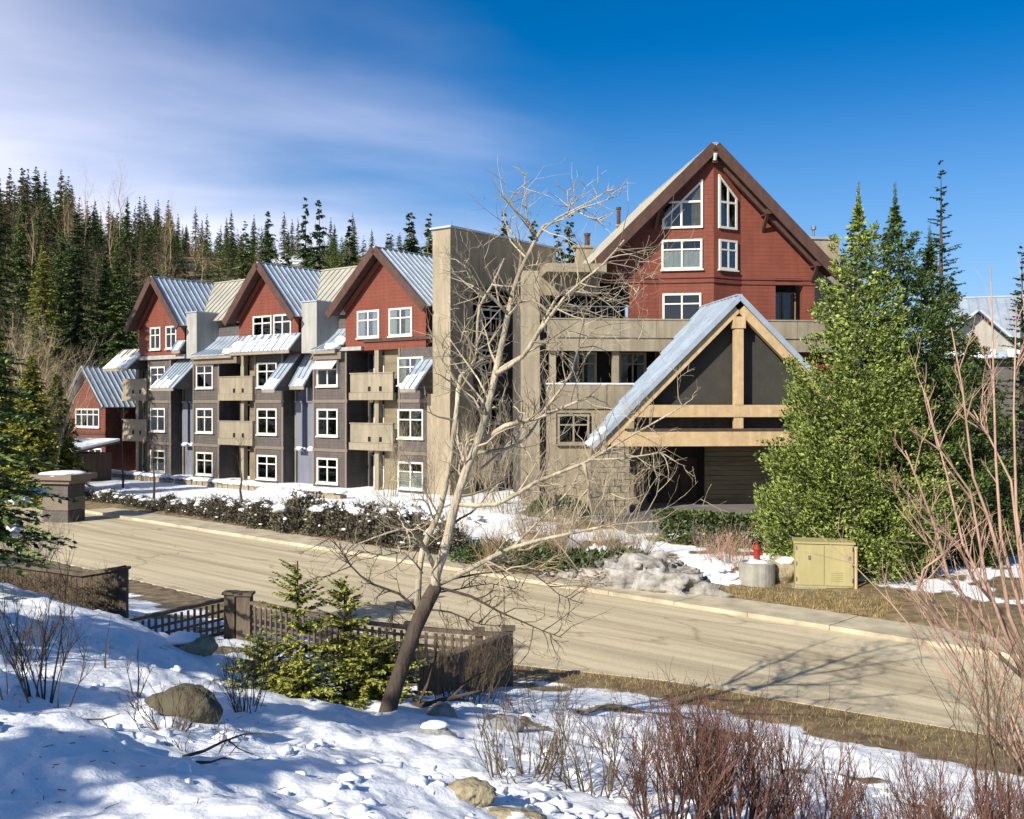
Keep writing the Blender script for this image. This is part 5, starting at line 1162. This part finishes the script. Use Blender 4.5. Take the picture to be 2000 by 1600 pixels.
# ------------------------------------------------------------------ small things
def small_things():
    rng = random.Random(64)
    def rock(px, Y, r, m, lab, name='boulder', amp=0.3, dz=0.0, rz=0.0, sub=4, snow=None):
        b = on(px, Y); b.z += dz; mb = MB(); mb.blob((0, 0, 0), r, rng, sub, amp, 1.1); o = mb.build(name, m, None, True, b); o.rotation_euler = (0, 0, rz); tag(o, lab, 'rock')
        if snow:
            s = MB(); s.blob(snow[0:3], snow[3:6], rng, 3, 0.3); s.build('snow_cap', 'snow', o, True)
    rock(365, 7.7, (0.24, 0.2, 0.2), 'boulder', 'smooth brown boulder in the shaded snow beside a small dry shrub', dz=0.03, amp=0.25)
    rock(320, 7.9, (0.12, 0.1, 0.06), 'boulder', 'small flat brown rock touching the left of the boulder', dz=0.06)
    rock(915, 6.35, (0.16, 0.13, 0.075), 'pale_rock', 'rough yellowish half of the split rock in the snow', dz=0.0, amp=0.35)
    rock(1005, 6.2, (0.21, 0.11, 0.055), 'pale_rock', 'long flat half of the split rock in the snow', dz=-0.01, amp=0.3, rz=R(-22))
    rock(378, 15.3, (0.3, 0.25, 0.2), 'pale_rock', 'tan rock on the snow crest near the lattice fence', dz=0.02, snow=(-0.15, 0, 0.16, 0.25, 0.22, 0.08))
    rock(860, 12.3, (0.17, 0.15, 0.15), 'grey_rock', 'grey stone on the snow just right of the tree foot', dz=0.03)
    rock(985, 12.0, (0.22, 0.18, 0.13), 'grey_rock', 'wide grey stone on the snow below the fence corner', dz=0.02)
    rock(850, 10.6, (0.2, 0.16, 0.1), 'grey_rock', 'snow-dusted grey stone right below the leaning trunk', dz=0.02, snow=(0, 0, 0.09, 0.13, 0.1, 0.05))
    rock(1530, 27.2, (0.42, 0.36, 0.4), 'pale_rock', 'tan rock between the planter and the utility box', dz=0.25, snow=(0, -.1, .3, .25, .2, .12))
    rock(1400, 27.6, (0.35, 0.3, 0.3), 'boulder', 'dark brown rock at the end of the ploughed snow', dz=0.1)
    # ploughed snow heaps on the lodge side
    def heap(px, Y, r, lab, m='dirty_snow', dz=0.0):
        b = on(px, Y); mb = MB(); mb.blob((0, 0, -0.05+dz), r, rng, 5, 0.42, 2.6)
        b2 = MB()
        for k in range(40):
            a = rng.uniform(0, 6.28); q = rng.uniform(0.3, 1.05); s = rng.uniform(0.03, 0.12); mb.blob((math.cos(a)*q*r[0], math.sin(a)*q*r[1], r[2]*max(0.05, math.sqrt(max(0, 1-q*q)))), (s*1.4, s, s*.8), rng, 1, 0.4)
        o = mb.build('snow_heap', m, None, True, b); o.rotation_euler = (0, 0, R(-40)); tag(o, lab, 'snow heap')
    heap(1265, 27.2, (1.9, 0.8, 0.78), 'dirty ploughed snow heap left of the hydrant planter')
    heap(1380, 27.6, (1.0, 0.6, 0.5), 'whiter lower end of the snow heap beside the planter', 'snow')
    heap(1120, 28.5, (1.2, 0.6, 0.4), 'low dirty snow ridge before the tan brush heap')
    heap(1005, 33.5, (0.7, 0.5, 0.3), 'small clean snow patch heap behind the tree trunk', 'snow')
    heap(1165, 29.8, (0.35, 0.3, 0.3), 'lump of blue-white snow under the brush', 'snow', 0.3)
    heap(765, 37.5, (1.6, 0.9, 0.75), 'snow heap over the last shrubs of the hedge', 'snow', 0.1)
    heap(850, 41.5, (2.2, 1.2, 0.5), 'broad snow heap at the foot of the beige tower', 'snow')
    heap(540, 53, (1.6, 0.7, 0.45), 'snow drift in front of the slate-blue recess', 'snow')
    for px, Y, rr, lab in ((965, 31.5, 0.9, 'low dark juniper behind the main tree trunk'), (1045, 30.2, 1.0, 'low dark juniper between the tan brush heaps'), (1135, 29.2, 0.9, 'low dark juniper left of the ploughed snow heap'), (1215, 29.0, 0.8, 'low dark juniper behind the ploughed snow heap')):
        mb = MB()
        for k in range(2200):
            a_ = rng.uniform(0, 6.28); e = math.asin(rng.random()); p = Vector((math.cos(a_)*math.cos(e)*rr*1.4, math.sin(a_)*math.cos(e)*rr, math.sin(e)*rr*.62))*rng.uniform(.55, 1.1)
            o = (p.normalized()+rand_perp(p.normalized(), rng)*.9).normalized(); ln = rng.uniform(.07, .2); wd = rand_perp(o, rng)*ln*.25; mb.face([p-wd*.3, p+o*ln*.5-wd, p+o*ln, p+o*ln*.5+wd])
        tag(mb.build('juniper', 'needles_dark', None, False, on(px, Y)), lab, 'shrub')
    for px, Y, lab in ((1090, 28.6, 'heap of cut branches lying on the dirty snow ridge'), (1185, 27.6, 'heap of cut branches at the left foot of the ploughed snow'), (1010, 29.6, 'heap of cut branches by the kerb behind the tree')):
        mb = MB()
        for k in range(34):
            p = Vector((rng.gauss(0, .8), rng.gauss(0, .45), rng.uniform(0, .5))); a = rng.gauss(0.1, .6); twig(mb, p, Vector((math.cos(a)*rng.choice((-1, 1)), math.sin(a), rng.uniform(-.1, .6))), rng.uniform(.5, 1.5), rng.uniform(.008, .022), 1, rng, 0, .35, (2, 4), 4)
        tag(mb.build('brush_pile', 'twig_tan', None, False, on(px, Y)), lab, 'brush pile')
    # hydrant in a concrete ring
    b = on(1478, 26.9); o = thing('planter_ring', 'round concrete ring around the red hydrant by the roadside', 'planter', b)
    m = MB(); n = 28
    for k in range(n):
        t0, t1 = 2*math.pi*k/n, 2*math.pi*(k+1)/n; c0, s0, c1, s1 = math.cos(t0), math.sin(t0), math.cos(t1), math.sin(t1)
        for (ra, za), (rb, zb) in (((.47, -.1), (.47, .56)), ((.47, .56), (.38, .58)), ((.38, .58), (.38, .3))): m.face([(c0*ra, s0*ra, za), (c1*ra, s1*ra, za), (c1*rb, s1*rb, zb), (c0*rb, s0*rb, zb)])
    m.build('ring', 'concrete', o)
    s = MB(); s.blob((0, 0, 0.42), (0.38, 0.38, 0.2), rng, 3, 0.3); s.build('snow_fill', 'snow', o, True)
    h = thing('fire_hydrant', 'red fire hydrant standing in the concrete ring', 'hydrant', (b.x, b.y, b.z+0.45)); m = MB()
    m.lathe([(.12, 0), (.12, .05), (.085, .07), (.085, .42), (.11, .44), (.11, .48), (.09, .52), (.05, .58), (.02, .6)], 12); m.build('barrel', 'hydrant_red', h, False)
    for s_ in (-1, 1):
        m = MB(); m.tube([(0, 0, .34), (s_*.15, 0, .34)], [.05, .05], 8); m.build('nozzle', 'hydrant_red', h)
    m = MB(); m.lathe([(.03, .6), (.03, .68)], 6); m.build('stem_nut', 'hydrant_red', h)
    # two-door utility box
    b = on(1610, 26.2); o = thing('utility_box', 'olive two-door electrical cabinet under the sunlit cedar', 'cabinet', b, R(-12)); m = MB(); m.box(-.72, .72, 0, .8, 0, 1.12); m.build('body', 'olive_metal', o)
    for x0, x1 in ((-.71, -.01), (.01, .71)):
        m = MB(); m.box(x0, x1, -.025, -.002, .06, 1.08); d = m.build('door', 'olive_metal', o)
        m = MB(); hx = x0+0.34 if x0 < -.5 else x1-.1; m.box(hx-.03, hx+.03, -.05, -.027, .72, .82); m.build('handle', 'steel', d)
    for hx in (-.69, .69):
        for hz in (.16, .56, .96):
            m = MB(); m.tube([(hx, -.034, hz), (hx, -.034, hz+.1)], [.016, .016], 6); m.build('hinge', 'steel', o)
    for i in range(5):
        m = MB(); m.beam((.16, -.03, .2+i*.05), (.44, -.03, .2+i*.05), .02, .02); m.build('louvre', 'olive_metal', o)
    m = MB(); m.box(-.76, .76, -.04, .84, 1.122, 1.17); m.build('lid', 'olive_metal', o); m = MB(); m.box(-.8, .8, -.1, .88, -.12, -.002); m.build('plinth', 'concrete', o)
    m = MB(); m.tube([(0, 0, -.1), (0, 0, 1.0)], [.04, .04], 8); m.lathe([(.05, 1.0), (.05, 1.06)], 8); tag(m.build('bollard_post', 'tan_beam', None, False, on(1672, 25.9)), 'thin pale marker post at the right corner of the utility box', 'post')
    # little shed with a snowy lid at the far end of the road
    b = on(108, 42.5); o = thing('gate_pillar', 'thick brown block pillar with a wide snowy cap by the far end of the road', 'pillar', b, R(-14))
    for i in range(3):
        m = MB(); z = i*.56; m.box(-.62, .6, 0, 1.1, z+.01, z+.545); m.build('block', 'brown_trim' if i == 1 else 'brown_siding', o)
    m = MB(); m.box(-.8, .78, -.16, 1.26, 1.68, 1.84); m.box(-1.0, .98, -.3, 1.4, 1.843, 2.06); m.build('cap', 'brown_trim', o)
    s = MB(); s.blob((-.05, .5, 2.05), (.95, .8, .14), rng, 3, .25); s.build('snow_cap', 'snow', o, True)
    b = on(118, 62); o = thing('low_roof_shed', 'low open shed with a snow-covered roof left of the red cottage', 'shed', b, R(-30))
    m = MB(); m.box(-1.8, 1.6, 0, 2.4, 0, 1.7); m.build('body', 'dark_timber', o); m = MB(); m.slab([(-2.2, -.5, 1.75), (2.0, -.5, 1.75), (2.0, 2.8, 2.3), (-2.2, 2.8, 2.3)], (0, 0, .1)); m.build('roof', 'bark_grey', o); s = MB(); s.slab([(-2.15, -.45, 1.86), (1.95, -.45, 1.86), (1.95, 2.75, 2.41), (-2.15, 2.75, 2.41)], (0, 0, .14)); s.build('roof_snow', 'snow', o)
    for px, Y, h, lab in ((112, 60, 4.2, 'right one of two thin grey poles left of the cottage'), (82, 60, 4.2, 'left one of two thin grey poles left of the cottage')):
        m = MB(); m.tube([(0, 0, -.2), (0, 0, h)], [.09, .07], 8); tag(m.build('pole', 'concrete', None, False, on(px, Y)), lab, 'pole')
    # low border wall of snow-capped stones before the wing
    A = Vector((-26.2, 66.5)); B = Vector((-8.3, 50.5)); n = 46; z0 = -4.75
    o = thing('border_wall', 'low dry-stone border wall capped with snow in front of the wing', 'wall', (A.x, A.y, z0)); d = (B-A)/n; an = math.atan2(d.y, d.x); cap = MB()
    for i in range(n):
        p = d*(i+.5); m = MB(); l = d.length/2-.02; m.box(-l, l, -.2+rng.uniform(-.04,.04), .2, -.2, .32+rng.uniform(-.06, .1)); k = m.build('stone', 'stone', o, False, (p.x, p.y, 0)); k.rotation_euler = (0, 0, an+rng.uniform(-.08,.08))
        cap.blob((p.x, p.y, .42), (.36, .3, .12), rng, 2, .5)
    cap.build('snow_cap', 'snow', o, True)
    # fallen sticks on the snow
    for px, Y, an, l, lab in ((440, 6.0, 0.1, .5, 'dark fallen branch on the snow right of the spiky plant'), (415, 5.7, -0.5, .18, 'short forked stick on the shaded snow'), (175, 6.3, 0.2, .45, 'thin fallen twig on the snow beside the tall shrub'), (830, 12.6, .3, 1.4, 'fallen log between the spruce and the slatted fence'), (1000, 30, .2, 1.6, 'pale fallen log on the verge behind the tree')):
        b = on(px, Y); mb = MB(); twig(mb, Vector((-l/2, 0, .03)), Vector((math.cos(an), math.sin(an)*.5, .05)), l, .012 if l < 1 else .06, 1, rng, 0.02, .3, (2, 4), 6); tag(mb.build('fallen_branch', 'bark_dark' if l < 1.5 else 'bark_pale', None, False, b), lab, 'branch')
    # dry grass of the verge by the planter
    mb = MB()
    for k in range(9000):
        a = rng.uniform(-20.5, -9.5); d = FAR+1.5+abs(rng.gauss(0, .9)); x, y = road_xy(d, a); z = gz(x, y); h = rng.uniform(.03, .12); t = rng.uniform(0, 6.28); w = Vector((math.cos(t), math.sin(t), 0))*.007; ln = Vector((rng.gauss(0, .04), rng.gauss(0, .04), h)); p = Vector((x, y, z-.01)); mb.face([p-w, p+w, p+ln])
    for k in range(9000):
        a = rng.uniform(-15, 0); d = near(a)-.25-abs(rng.gauss(0, .8)); x, y = road_xy(d, a); z = gz(x, y); h = rng.uniform(.03, .12); t = rng.uniform(0, 6.28); w = Vector((math.cos(t), math.sin(t), 0))*.004; ln = Vector((rng.gauss(0, .05), rng.gauss(0, .05), h)); p = Vector((x, y, z-.01)); mb.face([p-w, p+w, p+ln])
    o = mb.build('dry_grass', 'dry_grass'); tag(o, 'yellow dead grass on the road verges', 'grass', None, 'stuff')
small_things()
def snow_details():
    rng = random.Random(91); mb = MB(); lt = MB()
    for k in range(900):
        Y = rng.uniform(4.8, 14); px = rng.uniform(-50, 1750); p = on(px, Y)
        if snow_amount(p.x, p.y) < 0.7: continue
        dens = noise.noise(Vector((p.x*.5, p.y*.5, 4)))
        if dens < rng.uniform(-.3, .35): continue
        s = rng.uniform(.01, .05); mb.blob((p.x, p.y, p.z), (s*1.5, s*1.2, s*.8), rng, 2, .7, 2.2)
    tag(mb.build('snow_clods', 'snow', None, True), 'small crusty clods scattered over the snow bank', 'snow', None, 'stuff')
    for k in range(1500):
        Y = rng.uniform(4.6, 14); p = on(rng.uniform(-50, 2050), Y); a = rng.uniform(0, 6.28); l = rng.uniform(.015, .06); d = Vector((math.cos(a), math.sin(a), rng.uniform(-.1, .25)))*l
        if noise.noise(Vector((p.x*.7, p.y*.7, 9))) < rng.uniform(-.2, .4): continue
        lt.tube([p+Vector((0, 0, .004)), p+d+Vector((0, 0, .006))], [.0028, .0015], 3, False)
    tag(lt.build('twig_litter', 'bark_dark'), 'dark needles and bits of twig lying on the snow', 'litter', None, 'stuff')
snow_details()
# trees standing just outside the picture on the left, whose shade falls on the snow
def shade_trees():
    rng = random.Random(3)
    c, t = conifer(6.6, 2.3, rng, 26, 12, 7, 0.42, 0.25, 0.55, 0.08, 0.08, 7); mc, mt = c.mesh('crown', 'needles_dark'), t.mesh('trunk', 'bark_dark')
    for i, (x, y, s, lab) in enumerate(((-8.9, 1.9, 0.9, 'dark spruce left of the view, nearest the boulder'), (-11.4, 6.2, 1.15, 'dark spruce left of the view, beyond the first'), (-7.0, -0.8, 0.75, 'dark spruce left of the view, nearest the viewer'))):
        place_conifer('spruce', mc, mt, (x, y, gz(x, y)), (s, s), i*1.3, lab)
shade_trees()
